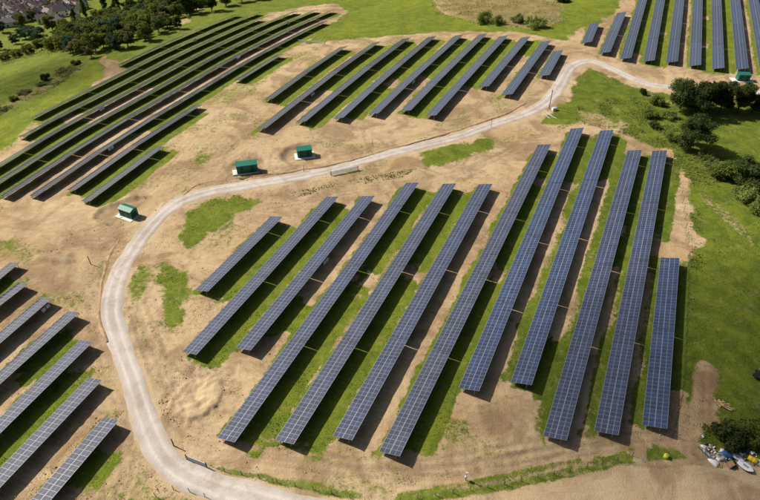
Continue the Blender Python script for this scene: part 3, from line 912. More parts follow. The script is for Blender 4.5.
# string inverters on posts behind some rows
def inverter(px, py, label):
    P = G(px, py, 1.2)
    best = min(ROWS, key=lambda r: abs((P[:2] - r['A']) @ r['nh'] - PLAN_W) + (0 if -2 < (P[:2] - r['A']) @ r['d'] < r['L'] + 2 else 99))
    u = float(np.clip((P[:2] - best['A']) @ best['d'], 1.0, best['L'] - 1.0))
    q = best['A'] + best['d'] * u + best['nh'] * (PLAN_W - 0.1)
    t = empty('inverter', (q[0], q[1], float(base_z(*q))), math.atan2(best['d'][1], best['d'][0]))
    tag(t, label, 'inverter', 'white inverters on posts behind the solar rows')
    for s in (-.55, .55):
        MB().box((s - .04, -.04, -.1), (s + .04, .04, 1.75)).build('post', M['steel'], t)
    for s in (-.62, .62):
        mb = MB().box((s - .45, -.32, .75), (s + .45, -.05, 1.6)); mb.box((s - .40, -.335, .82), (s + .40, -.322, 1.5), 1)
        mb.build('housing', [M['white'], M['greybox']], t)
    MB().box((-1.15, -.045, 1.62), (1.15, .06, 1.70)).build('rail', M['steel'], t)
for px, py, lb in [(319,259,'white inverter boxes behind the third row of the central field'), (45.6,308,'white inverter boxes at the end of a row by the left edge'),
                   (313,94,'white inverter boxes behind the second row of the upper middle field'), (409.5,81,'white inverter boxes under the fifth row of the upper middle field'),
                   (103,109,'white inverter boxes in the upper left field near its lower end'), (110.5,148,'white inverter boxes by the third row from the road, upper left field'),
                   (238,57.5,'white inverter boxes halfway up the upper left field'), (197,40.5,'white inverter boxes behind the farthest row of the upper left field'),
                   (289.5,23,'white inverter boxes near the far top end of the upper left field')]:
    inverter(px, py, lb)

# ------------------------------------------------------------------ green cabinets
def cabinet(px, py, L, Wd, H, rz, label, slab, gable=False, dz=0.0):
    p = G(px, py)
    t = empty('transformer_cabinet', (p[0], p[1], p[2] + dz), rz); tag(t, label, 'cabinet', 'green transformer cabinets')
    sx0, sx1, sy0, sy1 = slab
    MB().box((-L/2 - sx0, -Wd/2 - sy0, -.45), (L/2 + sx1, Wd/2 + sy1, .14)).build('slab', M['concrete'], t)
    mb = MB(); mb.box((-L/2, -Wd/2, .142), (L/2, Wd/2, H))
    for i in range(int(L / .6)):     # pressed ribs
        x = -L/2 + .3 + i * .6
        mb.box((x - .05, -Wd/2 - .035, .3), (x + .05, -Wd/2 + .01, H - .15)); mb.box((x - .05, Wd/2 - .01, .3), (x + .05, Wd/2 + .035, H - .15))
    mb.build('housing', M['teal'], t)
    rf = MB(); o = .14
    if gable:
        rf.v = [(-L/2-o,-Wd/2-o,H+.003),(L/2+o,-Wd/2-o,H+.003),(L/2+o,Wd/2+o,H+.003),(-L/2-o,Wd/2+o,H+.003),(-L/2-o,0,H+.55),(L/2+o,0,H+.55)]
        rf.f = [(0,1,5,4),(2,3,4,5),(1,2,5),(3,0,4),(3,2,1,0)]; rf.m = [0] * 5
    else:
        rf.v = [(-L/2-o,-Wd/2-o,H+.003),(L/2+o,-Wd/2-o,H+.003),(L/2+o,Wd/2+o,H+.003),(-L/2-o,Wd/2+o,H+.003),
                (-L/2-o,-Wd/2-o,H+.14),(L/2+o,-Wd/2-o,H+.14),(L/2+o,Wd/2+o,H+.26),(-L/2-o,Wd/2+o,H+.26)]
        rf.f = [(3,2,1,0),(4,5,6,7),(0,1,5,4),(1,2,6,5),(2,3,7,6),(3,0,4,7)]; rf.m = [0] * 6
    rf.build('roof', M['tealroof'], t)
    for s in (-1, 1):
        x = s * L * .25
        dd = MB().box((x - .5, -Wd/2 - .06, .25), (x + .5, -Wd/2 - .02, H - .3)).build('door', M['tealdark'], t)
        MB().box((x + .34, -Wd/2 - .10, 1.1), (x + .40, -Wd/2 - .06, 1.4)).build('handle', M['steel'], dd)
    for k in range(5):
        MB().box((L/2, -Wd*.3, .9 + k * .22), (L/2 + .05, Wd*.3, 1.02 + k * .22)).build('louvre', M['tealdark'], t)
cabinet(129, 213.5, 4.4, 2.6, 2.5, R(-26), 'green gabled cabinet on a white slab in a dug pit left of the road', (.9, .5, 1.1, .3), True, -.6)
cabinet(247.5, 171, 6.2, 2.6, 2.7, R(14), 'long teal green cabinet above the gravel road with slab end on its left', (1.3, .1, .1, .1), False)
cabinet(304.5, 154, 4.6, 2.6, 2.5, R(13), 'small teal green cabinet on a white slab in a dug pit above the road', (.9, .9, 1.0, .4), False, -.5)
cabinet(742, 80, 4.4, 2.5, 2.5, R(-6), 'green cabinet half hidden behind dark trees at the top right', (2.0, 1.6, .8, .4), False)

# ------------------------------------------------------------------ fences, gates and posts
def field_gate(px0, px1, label, h=1.25, hpost=1.6, leaves=1, mat='gate', bars=6):
    a = G(*px0); b = G(*px1); v = b[:2] - a[:2]; L = np.linalg.norm(v)
    t = empty('field_gate', (a[0], a[1], a[2]), math.atan2(v[1], v[0])); tag(t, label, 'gate')
    dz = (b[2] - a[2]) / L
    ll = L / leaves
    for k in range(leaves):
        x0 = k * ll + .1; x1 = (k + 1) * ll - .1
        for i in range(bars):
            z = .2 + (h - .2) * i / (bars - 1)
            MB().tube([(x0, 0, z + dz * x0), (x1, 0, z + dz * x1)], .045, 6).build('bar', M[mat], t)
        for x in (x0, (x0 + x1) / 2, x1):
            MB().tube([(x, 0, .12 + dz * x), (x, 0, h + .05 + dz * x)], .04, 6).build('upright', M[mat], t)
        MB().tube([(x0, .03, .2 + dz * x0), (x1, .03, h + dz * x1)], .03, 5).build('brace', M[mat], t)
    for x in (0, L):
        MB().tube([(x, 0, -.3 + dz * x), (x, 0, hpost + dz * x), (x, 0, hpost + .08 + dz * x)], [.11, .10, .05], 8).build('gate_post', M['wood'], t)
field_gate((187,459.5), (207,467.5), 'pale galvanised field gate at the road junction by the grassy verge')
field_gate((331,175.5), (358,170), 'long pale blue galvanised double gate beside the gravel road', 1.3, 1.5, 2, 'gate', 8)
field_gate((298,42), (325,44.5), 'thin pale gate at the far corner of the upper left field', 1.1, 1.3, 2)

def fence(pts, label, spacing=3.0, h=1.25, wires=4, mat='wood', wmat='steel', r=.06, wr=.008):
    P = smooth_line([list(G(*p)) for p in pts], 0.5)
    t = empty('wire_fence', P[0]); tag(t, label, 'fence')
    S = np.concatenate([[0], np.cumsum(np.linalg.norm(np.diff(P[:, :2], axis=0), axis=1))])
    n = max(2, int(S[-1] / spacing) + 1); tops = []
    for s in np.linspace(0, S[-1], n):
        q = np.array([np.interp(s, S, P[:, k]) for k in range(2)]); z = float(base_z(*q)) - P[0][2]
        x, y = q - P[0][:2]; hh = h * random.uniform(.95, 1.06); lx, ly = random.uniform(-.05, .05), random.uniform(-.05, .05)
        MB().tube([(x, y, z - .3), (x + lx, y + ly, z + hh), (x + lx, y + ly, z + hh + .05)], [r, r * .9, r * .4], 6).build('fence_post', M[mat], t)
        tops.append((x, y, z))
    for k in range(wires):
        zz = h * (k + 1) / (wires + .4)
        MB().tube([(x, y, z + zz) for x, y, z in tops], wr, 3, cap=False).build('wire', M[wmat], t)
fence([(207,468),(240,474.5),(280,483),(320,491),(350,498)], 'timber post and wire fence along the grassy verge at the bottom')
fence([(400,501),(440,495),(480,489),(520,481),(560,473),(600,465),(632,456)], 'timber post and wire fence on the verge of the sandy track')
fence([(156,497),(165,492),(180,489.5),(205,497)], 'short timber fence on the grassy corner at the bottom left', 2.6)
fence([(672,437),(676,420),(682,390),(685,350),(687,300),(688,258)], 'green mesh fence beside the rightmost central solar row', 3.0, 2.0, 7, 'fence', 'fence', .045, .009)
fence([(200,186),(240,179.5),(290,173.5),(340,164.5),(372,155)], 'dark timber fence along the upper side of the gravel road', 7.0, 1.1, 2, r=.045)
fence([(372,155),(430,140.5),(480,124.5),(510,113.5),(526,104)], 'dark timber fence above the road, below the middle field', 9.0, 1.1, 2, r=.045)
fence([(688,256),(684,215),(676,180),(652,146),(620,132)], 'thin wire fence at the upper right edge of the central field', 4.0, 1.9, 3, 'wood', 'steel', .05)

def pole(px, py, h, label, kind='wood', r=.07):
    p = G(px, py); t = empty('camera_pole' if kind == 'cctv' else 'timber_pole', p); tag(t, label, 'pole')
    MB().tube([(0, 0, -.3), (0, 0, h * .6), (0, 0, h)], [r, r * .9, r * .8], 8).build('shaft', M['steel' if kind == 'cctv' else 'wood'], t)
    if kind == 'cctv':
        MB().box((-.12, -.10, h - .1), (.14, .10, h + .2)).box((.14, -.06, h), (.32, .06, h + .12)).build('camera_head', M['white'], t)
        MB().box((-.2, -.2, .8), (.2, .2, 1.3)).build('control_box', M['greybox'], t)
    else:
        MB().lathe([(r * .9, h), (r * .5, h + .06)], 8).build('cap', M['steel'], t)
        if h > 5: MB().tube([(-.6, 0, h * .92), (.6, 0, h * .92)], .05, 5).build('crossbar', M['wood'], t)
pole(91, 264.5, 2.8, 'dark post standing alone on bare soil left of the road', 'wood', .11)
pole(174, 446, 2.4, 'dark post beside the road above the field gate', 'wood', .12)
pole(465.5, 480, 2.3, 'white topped camera post on bare soil near the bottom', 'cctv', .08)
pole(372.5, 146, 2.8, 'slim dark post above the road, below the middle field')
pole(491, 127, 2.8, 'slim dark post on the road edge near the road bend')
pole(549, 108.5, 7.2, 'tall telegraph pole beside the road bend', 'wood', .15)
pole(237, 178, 2.2, 'short dark post below the long green cabinet')
pole(304, 171, 2.2, 'short dark post below the small green cabinet')
pole(683, 79, 3.0, 'slim post in front of the top right solar rows')
pole(672.5, 436, 2.2, 'slim post where the mesh fence meets the track')

# pale boards dropped by the telegraph pole
for i, (px, py, an, ln) in enumerate([(548,113,R(-58),4.0), (551,116,R(-50),4.5), (546.5,116.5,R(-64),3.4)]):
    p = G(px, py)
    tag(MB().box((-ln/2, -.14, .02 + .07 * i), (ln/2, .10, .08 + .07 * i)).build('board', M['greybox'], None, loc=p, rot=(0, R(2), an)),
        ['pale board lying beside the telegraph pole, leftmost of three', 'longest pale board lying by the telegraph pole', 'shortest pale board below the telegraph pole'][i] , 'board', 'pale boards by the telegraph pole')
p = G(554, 110)
t = empty('equipment_box', p, R(20)); tag(t, 'white box at the foot of the telegraph pole', 'box')
MB().box((-.8, -.5, 0), (.8, .5, .9)).build('housing', M['white'], t); MB().box((-.86, -.56, .903), (.86, .56, 1.0)).build('lid', M['greybox'], t)

# ------------------------------------------------------------------ rubbish heap and scattered things
def blob(name, px, py, size, mat, label, cat, rz=0, seed=0, group=None, flat=.5):
    rr = np.random.default_rng(seed); p = G(px, py)
    nu, nv = 12, 7; V = []
    for j in range(nv):
        th = math.pi * .5 * j / (nv - 1)
        for i in range(nu):
            ph = 2 * math.pi * i / nu
            k = 1 + .16 * math.sin(3 * ph + seed) + .10 * math.sin(5 * ph + 2 * seed + j) + rr.uniform(-.07, .07)
            V.append((math.cos(th) ** .7 * math.cos(ph) * size[0] / 2 * k, math.cos(th) ** .7 * math.sin(ph) * size[1] / 2 * k, math.sin(th) ** .8 * size[2] * (1 + rr.uniform(-.1, .1)) - .03))
    F = [(j * nu + i, j * nu + (i + 1) % nu, (j + 1) * nu + (i + 1) % nu, (j + 1) * nu + i) for j in range(nv - 1) for i in range(nu)]
    me = bpy.data.meshes.new(name); me.from_pydata(V, [], F); me.materials.append(M[mat]); me.polygons.foreach_set('use_smooth', [True] * len(F))
    return tag(link(name, me, None, p, (0, 0, rz)), label, cat, group)

def dinghy(px, py, L, Wd, rz, hull, deck, label, name='dinghy', tilt=0.0):
    p = G(px, py); t = empty(name, p, rz); tag(t, label, 'boat')
    n = 11; top = []; bot = []; 
    for i in range(n):
        s = i / (n - 1); x = (s - .5) * L
        w = Wd / 2 * (1 - max(0, (s - .35) / .65) ** 3.4) * (0.75 + .25 * min(1, s / .3))
        w = max(w, .03); z = .55 + .18 * max(0, s - .5) ** 1.2
        top.append((x, w, z)); bot.append((x * (.93 if s > .8 else 1), w * .62, .10 + .25 * max(0, s - .75)))
    V = [(x, -w, z) for x, w, z in top] + [(x, w, z) for x, w, z in top] + [(x, -w, z) for x, w, z in bot] + [(x, w, z) for x, w, z in bot]
    F = []
    for i in range(n - 1):
        F += [(i, i + 1, 2*n+i+1, 2*n+i)[::-1], (n+i, n+i+1, 3*n+i+1, 3*n+i), (2*n+i, 2*n+i+1, 3*n+i+1, 3*n+i)[::-1]]
    F += [(0, 2*n, 3*n, n), (n-1, 2*n-1, 4*n-1, 3*n-1)]
    me = bpy.data.meshes.new('hull'); me.from_pydata(V, [], F); me.materials.append(M[hull]); link('hull', me, t)
    V = []; F = []
    for i in range(n):
        x, w, z = top[i]; V += [(x, -w * .97, z + .003), (x, -w * .35, z + .07), (x, w * .35, z + .07), (x, w * .97, z + .003)]
    for i in range(n - 1):
        for k in range(3): F.append((4*i+k, 4*i+4+k, 4*i+5+k, 4*i+1+k))
    me = bpy.data.meshes.new('deck'); me.from_pydata(V, [], F); me.materials.append(M[deck]); link('deck', me, t)
    MB().tube([(x, -w, z + .02) for x, w, z in top] , .04, 5).tube([(x, w, z + .02) for x, w, z in top], .04, 5).build('gunwale', M['greybox'], t)
    MB().box((-.18 * L, -.12 * Wd, .66), (.16 * L, .12 * Wd, .70)).build('hatch', M['grey'], t)
dinghy(744.5, 468, 2.7, 1.6, R(-52), 'navy', 'white', 'white decked dinghy with dark hull at the front of the rubbish heap')
dinghy(737, 459.5, 2.0, 1.0, R(-45), 'grey', 'greybox', 'small grey dinghy lying behind the white one')

def drum(px, py, r, h, mat, label, lie=False, rz=0.0, name='drum'):
    p = G(px, py); o = empty(name, (p[0], p[1], p[2] + (r if lie else 0)), rz); tag(o, label, 'drum')
    Mx = Matrix.Rotation(R(90), 4, 'Y') @ Matrix.Translation((0, 0, -h/2)) if lie else Matrix.Identity(4)
    prof = [(r*.85, 0), (r, .04), (r, h*.3), (r*1.04, h*.33), (r, h*.36), (r, h*.64), (r*1.04, h*.67), (r, h*.70), (r, h-.06), (r*.85, h)]
    MB().lathe(prof, 16, 0, Mx).build('barrel', M[mat], o, True)
    MB().lathe([(r*.5, h + .002), (r*.45, h + .06)], 12, 0, Mx).build('lid', M['grey'], o)
drum(751.5, 461, .48, 1.5, 'yellow', 'bright yellow plastic drum lying in the rubbish heap', True, R(-45))
drum(665.5, 457.5, .42, .8, 'lime', 'small yellow drum standing alone on the grass corner')
drum(722, 460, .34, .9, 'grey', 'grey drum standing between the white sacks', False)
blob('tarpaulin', 726.5, 455.5, (2.4, 1.5, .8), 'blue', 'crumpled blue tarpaulin in the middle of the rubbish heap', 'tarpaulin', R(-15), 3)
for i, (px, py, sx, sy, lb) in enumerate([(714,463,1.9,1.1,'largest white sack at the front left of the rubbish heap'), (703.5,447.5,1.2,.8,'white sack lying apart at the left end of the heap'),
                                         (718.5,460,1.0,.8,'white sack beside the grey drum'), (722,451,.9,.6,'small white sack behind the blue tarpaulin'), (752,453.5,1.0,.8,'white sack at the right end near the dark bush')]):
    blob('sack', px, py, (sx, sy, .5), 'sack', lb, 'sack', R(-40 + 17 * i), 5 + i, 'white sacks in the rubbish heap')
def tyre(px, py, rz, label, tilt=R(70)):
    p = G(px, py); r0, r1 = .34, .13
    mb = MB(); n = 18; V = []; F = []
    for i in range(n):
        a = 2 * math.pi * i / n
        for k in range(8):
            b = 2 * math.pi * k / 8; rr = r0 + r1 * math.cos(b)
            V.append((rr * math.cos(a), rr * math.sin(a), r1 * .9 * math.sin(b)))
    for i in range(n):
        for k in range(8): F.append((i*8+k, ((i+1)%n)*8+k, ((i+1)%n)*8+(k+1)%8, i*8+(k+1)%8))
    me = bpy.data.meshes.new('tyre'); me.from_pydata(V, [], F); me.materials.append(M['rubber'])
    tag(link('tyre', me, None, (p[0], p[1], p[2] + .12 + .34 * math.sin(tilt)), (tilt, 0, rz)), label, 'tyre', 'old tyres in the rubbish heap')
tyre(733, 450, R(20), 'old tyre standing behind the blue tarpaulin'); tyre(737.5, 450.5, R(35), 'old tyre leaning left of the dark bush'); tyre(743, 451, R(10), 'old tyre lying nearest the right end of the heap', R(20))
def crate(px, py, L, Wd, H, rz, mat, label, name='crate', cat='crate'):
    p = G(px, py); t = empty(name, p, rz); tag(t, label, cat)
    for s in (-1, 1):
        for k in range(3):
            z = H * (k + .1) / 3
            MB().box((-L/2, s*Wd/2 - .02, z), (L/2, s*Wd/2 + .02, z + H * .26)).build('slat', M[mat], t)
            MB().box((s*L/2 - .02, -Wd/2 + .03, z), (s*L/2 + .02, Wd/2 - .03, z + H * .26)).build('slat', M[mat], t)
    MB().box((-L/2 + .03, -Wd/2 + .03, .02), (L/2 - .03, Wd/2 - .03, .06)).build('floor_board', M[mat], t)
    MB().box((-L/2 - .03, -Wd/2 - .03, H + .003), (L/2 + .03, Wd/2 + .03, H + .05)).build('lid', M[mat], t)
crate(729.5, 466, 1.1, .9, .7, R(25), 'card', 'pinkish brown crate in front of the blue tarpaulin')
crate(727, 449.5, 1.4, .7, .6, R(-10), 'rust', 'rusty brown crate at the back of the rubbish heap')
crate(756.5, 463, 1.6, 1.0, .5, R(-35), 'cream', 'cream coloured crate beside the yellow drum')
for i, (px, py, sx, sy, hh, mt, lb) in enumerate([(718,455,.9,.6,.45,'grey','grey bin bag left of the blue tarpaulin'), (731,457.5,.8,.6,.4,'navy','dark blue bag right of the blue tarpaulin'),
        (725,460.5,.7,.6,.35,'cream','cream bag in front of the blue tarpaulin'), (734,463,.7,.5,.3,'rubber','black bag left of the white dinghy'), (710,459,.7,.5,.3,'blue','small blue bag by the pipe bundle'),
        (741,455,.9,.7,.4,'greybox','pale grey bag behind the small dinghy'), (748,456.5,.7,.6,.4,'navy','dark bag beside the yellow drum'), (716,466.5,.6,.4,.25,'cream','small cream bag at the front edge of the heap')]):
    blob('rubbish_bag', px, py, (sx, sy, hh), mt, lb, 'bag', R(23 * i), 40 + i)
p = G(708, 455)
t = empty('pipe_bundle', p, R(-62)); tag(t, 'bundle of dark pipes between the white sacks', 'pipes')
for k in range(5):
    MB().tube([(-2.0, -.3 + .15 * k, .09 + .05 * (k % 2)), (1.9, -.32 + .17 * k, .09 + .06 * (k % 2))], .08, 8).build('pipe', M['grey' if k % 2 else 'rubber'], t)
for i, (px, py, rz, lb) in enumerate([(706,452,R(30),'grey timber pallet lying left of the pipe bundle'), (734,467,R(-20),'grey timber pallet lying left of the white dinghy'), (719,464.5,R(60),'tilted timber pallet between the sacks and the brown crate')]):
    p = G(px, py); t = empty('pallet', p, rz); tag(t, lb, 'pallet', 'pallets in the rubbish heap')
    for k in range(5): MB().box((-.6, -.5 + .23 * k, .12), (.6, -.38 + .23 * k, .145)).build('slat', M['palewood' if i == 2 else 'wood'], t)
    for k in (-1, 0, 1): MB().box((k * .54 - .05, -.5, .0), (k * .54 + .05, .54, .118)).build('bearer', M['wood'], t)
p = G(722.5, 405)
t = empty('timber_pile', p, R(-50)); tag(t, 'loose pile of pale broken timber on the grass at the right', 'timber')
rr = random.Random(5)
for k in range(16):
    ln = rr.uniform(.9, 2.4); x, y = rr.uniform(-1.0, 1.0), rr.uniform(-.6, .6)
    MB().box((-ln/2, -.09, 0), (ln/2, .09, .05)).build('plank', M['palewood'], t, loc=(x, y, .05 + .035 * k), rot=(rr.uniform(-.12, .12), rr.uniform(-.15, .15), rr.uniform(-.9, .9)))
p = G(757.5, 377)
t = empty('trailer', p, R(60)); tag(t, 'dark small trailer at the right edge of the grass field', 'trailer')
MB().box((-1.1, -.7, .45), (1.1, .7, .85)).build('bed', M['rubber'], t); MB().tube([(1.1, 0, .5), (2.2, 0, .45)], .05, 6).build('drawbar', M['steel'], t)
for s in (-1, 1): MB().lathe([(.3, -.1), (.32, 0), (.3, .1)], 14, 0, Matrix.Translation((0, s * .82, .32)) @ Matrix.Rotation(R(90), 4, 'X')).build('wheel', M['rubber'], t)

# ------------------------------------------------------------------ trees and bushes
def leaf_crown(seed, blobs, count, size, squash=1.0):
    """many small leaf faces spread through the volume of uneven clumps"""
    r = np.random.default_rng(seed)
    B = np.array(blobs, float)          # x y z rx ry rz
    vol = B[:, 3] * B[:, 4] * B[:, 5]; pr = vol ** .7; pr /= pr.sum()
    k = r.choice(len(B), count, p=pr)
    v = r.normal(size=(count, 3)); v /= np.linalg.norm(v, axis=1)[:, None]
    rad = r.random(count) ** 0.4
    lump = 1 + .22 * np.sin(v[:, 0] * 5 + k) * np.sin(v[:, 1] * 6 + 2 * k) + .12 * np.sin(v[:, 2] * 9 + k)
    c = B[k, :3] + v * B[k, 3:] * (rad * lump)[:, None]
    nrm = v * .6 + r.normal(size=(count, 3)) * .55 + np.array([0, 0, .35]); nrm /= np.linalg.norm(nrm, axis=1)[:, None]
    t1 = np.cross(nrm, r.normal(size=(count, 3))); t1 /= np.linalg.norm(t1, axis=1)[:, None]
    t2 = np.cross(nrm, t1)
    s = size * r.uniform(.55, 1.35, count)[:, None]; e = r.uniform(.5, 1.0, count)[:, None]
    V = np.stack([c - t1 * s, c - t2 * s * e * .6 + nrm * s * .15, c + t1 * s, c + t2 * s * e * .6 + nrm * s * .15], 1).reshape(-1, 3)
    F = np.arange(count * 4).reshape(-1, 4)
    return V, F
def make_blobs(seed, h, w, kind):
    r = np.random.default_rng(seed + 99); out = []
    if kind == 'round':
        for _ in range(24):
            a = r.uniform(0, 6.28); q = r.random() ** .45; z = r.uniform(.22, .88)
            k = 1.12 - abs(z - .52) * 1.2
            rr = w * r.uniform(.09, .22)
            out.append((math.cos(a) * q * w * .36 * k, math.sin(a) * q * w * .36 * k, z * h, rr, rr, rr * r.uniform(.6, .9)))
    elif kind == 'column':
        for i in range(9):
            z = .12 + .78 * i / 8; rr = w * .5 * math.sin(math.pi * (.18 + .74 * z)) * r.uniform(.8, 1.1)
            out.append((r.uniform(-.1, .1) * w, r.uniform(-.1, .1) * w, z * h, rr, rr, h * .10))
    elif kind == 'bush':
        for _ in range(16):
            a = r.uniform(0, 6.28); q = r.random() ** .5; rr = w * r.uniform(.10, .24)
            out.append((math.cos(a) * q * w * .38, math.sin(a) * q * w * .38, h * r.uniform(.22, .66), rr, rr, h * r.uniform(.24, .36)))
    elif kind == 'open':
        for _ in range(11):
            a = r.uniform(0, 6.28); q = r.random() ** .5; z = r.uniform(.26, .9); rr = w * r.uniform(.14, .25)
            out.append((math.cos(a) * q * w * .4, math.sin(a) * q * w * .4, z * h, rr, rr, rr * .6))
    return out
def trunk_mesh(seed, h, w, kind, blobs):
    r = np.random.default_rng(seed + 5); mb = MB()
    r0 = max(.08, h * .022)
    mb.tube([(0, 0, -.4), (r.uniform(-.1, .1), r.uniform(-.1, .1), h * .25), (r.uniform(-.3, .3), r.uniform(-.3, .3), h * .55), (0, 0, h * .8)], [r0 * 1.25, r0, r0 * .65, r0 * .2], 7)
    for b in blobs[:7]:
        z0 = min(b[2] * .6, h * .45)
        mb.tube([(0, 0, z0), (b[0] * .5, b[1] * .5, (z0 + b[2]) / 2 + .1), (b[0], b[1], b[2])], [r0 * .5, r0 * .33, r0 * .1], 5)
    return mb.mesh('trunk', M['bark'])
PROTO = {}
def proto(kind, mat, h, w, count, size, seed):
    key = (kind, mat, seed)
    if key not in PROTO:
        b = make_blobs(seed, h, w, kind)
        V, F = leaf_crown(seed, b, count, size)
        PROTO[key] = (np_mesh('crown', V, F, M[mat]), trunk_mesh(seed, h, w, kind, b), h, w)
    return PROTO[key]
def tree(px, py, pr, h, w, label, group=None, cat='tree', name='tree', P=None):
    p = G(px, py) if P is None else P
    cm, tm, h0, w0 = pr
    t = empty(name, p, random.uniform(0, 6.28)); tag(t, label, cat, group)
    sc = (w / w0, w / w0, h / h0)
    link('trunk', tm, t, scale=sc); link('crown', cm, t, scale=sc)
    return t
oakA = proto('round', 'leaf_dark', 12, 12, 13000, .30, 1); oakB = proto('round', 'leaf_dark', 12, 11, 13000, .30, 2)
pine = proto('open', 'leaf_dark', 12, 8, 5000, .28, 3)
bushA = proto('bush', 'leaf_bush', 4, 7, 3200, .24, 4); bushB = proto('bush', 'leaf_mid', 4, 6, 4500, .22, 5); bushD = proto('bush', 'leaf_dark', 4, 6, 5000, .22, 6)
bushR = proto('bush', 'leaf_brown', 4, 6, 3500, .22, 16)
wm1 = proto('round', 'leaf_mid', 12, 10, 3800, .42, 7); wm2 = proto('round', 'leaf_mid', 12, 9, 3800, .42, 8)
wl1 = proto('round', 'leaf_lime', 10, 9, 3500, .42, 9); wbr = proto('open', 'leaf_brown', 10, 9, 2600, .40, 10)
wbl = proto('round', 'leaf_blue', 11, 10, 3800, .42, 12); wcol = proto('column', 'leaf_mid', 16, 4, 3000, .38, 13); wdk = proto('round', 'leaf_dark', 11, 10, 3800, .42, 14)

# dark trees right of the road
tree(680, 109, oakA, 11, 13, 'big dark rounded tree beside the road, leftmost of the dark tree group')
tree(699, 113, oakB, 11.5, 12, 'tall dark tree in the middle of the dark tree group')
tree(690, 148, oakA, 11, 12.5, 'large dark tree standing in front, below the dark tree group')
tree(719, 112, pine, 12, 8, 'open crowned dark tree right of centre in the dark tree group')
tree(737, 112, pine, 12, 8.5, 'tall open dark tree in front of the green cabinet')
tree(751, 113, oakB, 8, 9, 'lower dark tree at the right end of the dark tree group')
tree(741, 184, oakB, 8, 13, 'wide dark tree at the right edge above two pale bushes', )
tree(757, 188, oakA, 7.5, 9, 'dark tree cut by the right edge above the pale bushes')
tree(690, 104, wm2, 8, 9, 'mid green tree tucked between the two leftmost dark trees')
tree(709, 108, oakA, 10, 9, 'dark tree filling the gap before the open crowned tree')
tree(728, 108, oakB, 9.5, 9, 'dark tree between the two open crowned trees')
tree(728, 178, wm1, 6, 8, 'mid green tree at the left side of the wide dark tree')
def bush(px, py, pr, h, w, label, group=None):
    return tree(px, py, pr, h, w, label, group, 'bush', 'bush')
bush(744, 199, bushA, 5, 8.5, 'rounded pale green bush in front of the wide dark tree', 'pale bushes at the right')
bush(760, 212, bushA, 4.5, 8, 'rounded pale green bush cut by the right edge', 'pale bushes at the right')
bush(716, 176, bushB, 3, 7, 'loose green bush left of the wide dark tree')
bush(668, 118, bushA, 3, 6, 'pale shrub at the left foot of the dark clump')
bush(705, 158, bushB, 2.4, 6, 'green shrub right of the front dark tree')
bush(712, 166, bushA, 2.4, 6, 'pale shrub above the loose green bush')
bush(643, 94, bushD, 2.6, 3.2, 'small dark round bush beside the road')
bush(657, 104, bushB, 3, 6, 'green bush at the left foot of the dark tree group')
bush(650, 117, bushB, 2.5, 6, 'low scrub bush left of the front dark tree')
bush(655, 127, bushD, 2.2, 5, 'low dark scrub left of the front dark tree')
bush(672, 140, bushB, 2.0, 5, 'low bush at the lower left of the front dark tree')
bush(722, 441, bushD, 3.4, 6.5, 'dark bush right behind the rubbish heap')
bush(735, 438, bushD, 3.0, 5.5, 'dark bush behind the tyres, second from the left')
bush(748, 440, bushB, 2.8, 5.5, 'green bush behind the white sack at the right')
bush(762, 440, bushB, 2.8, 5, 'green bush cut by the right edge above the heap')
for k, (px, py, h, w, lb) in enumerate([(484,22,5,12,'widest pale bush on the rough ground at the top'), (498,24,4,8,'pale bush touching the right of the widest top bush'),
                                        (518,22,4,8,'lone middle pale bush on the rough ground at the top'), (535,27,5,11,'rightmost pale bush on the rough ground at the top')]):
    bush(px, py, bushA, h, w, lb, 'pale bushes on the rough ground at the top')
for px, py, h, w, lb in [(562,1,3.5,9,'dark bush at the top edge left of the top right field')]:
    bush(px, py, bushD, h, w, lb)
# scrub along the ditch at the upper left
bush(47, 80, bushD, 3.0, 5, 'small dark bush in the green field at the upper left')
for k, (px, py, h, w) in enumerate([(3,110,1.2,4.5),(14,100,1.6,4),(24,93,1.1,6),(41,85,1.0,5),(62,71.5,1.2,6),(76,64,1.8,5)]):
    bush(px, py, bushB if k % 2 else bushR, h, w, 'low scrub bush, %s from the left along the upper left ditch' % ORD[k], 'scrub along the upper left ditch')

# woodland between the town and the solar rows
WOOD = GP([(46,52),(58,40),(80,28),(110,14),(150,4),(185,-2),(215,4),(196,12),(176,26),(150,40),(126,50),(104,56),(84,60),(64,56)])
rw = np.random.default_rng(3)
cells = []
lo, hi = WOOD.min(0), WOOD.max(0)
while len(cells) < 290:
    q = rw.uniform(lo, hi)
    if poly_sd(np.array([q[0]]), np.array([q[1]]), WOOD)[0] < 1: continue
    if any(np.hypot(*(q - c)) < 4.6 for c in cells):
        if rw.random() > .03: continue
    cells.append(q)
for q in cells:
    z = float(base_z(*q)); u = rw.random()
    pr, nm, hh, ww = ((wdk, 'dark', 8.5, 8.5) if u < .20 else (wm1, 'mid green', 8.5, 8.5) if u < .40 else (wm2, 'mid green', 9, 8) if u < .55 else (wbl, 'bluish green', 8.5, 8.5) if u < .62
                      else (wl1, 'yellow green', 7, 7.5) if u < .82 else (wbr, 'brownish bare', 7, 8))
    s = rw.uniform(.75, 1.15)
    tree(0, 0, pr, hh * s, ww * s, '%s tree in the dense woodland at the upper left' % nm, 'trees of the upper left woodland, %s' % nm, P=np.array([q[0], q[1], z]))
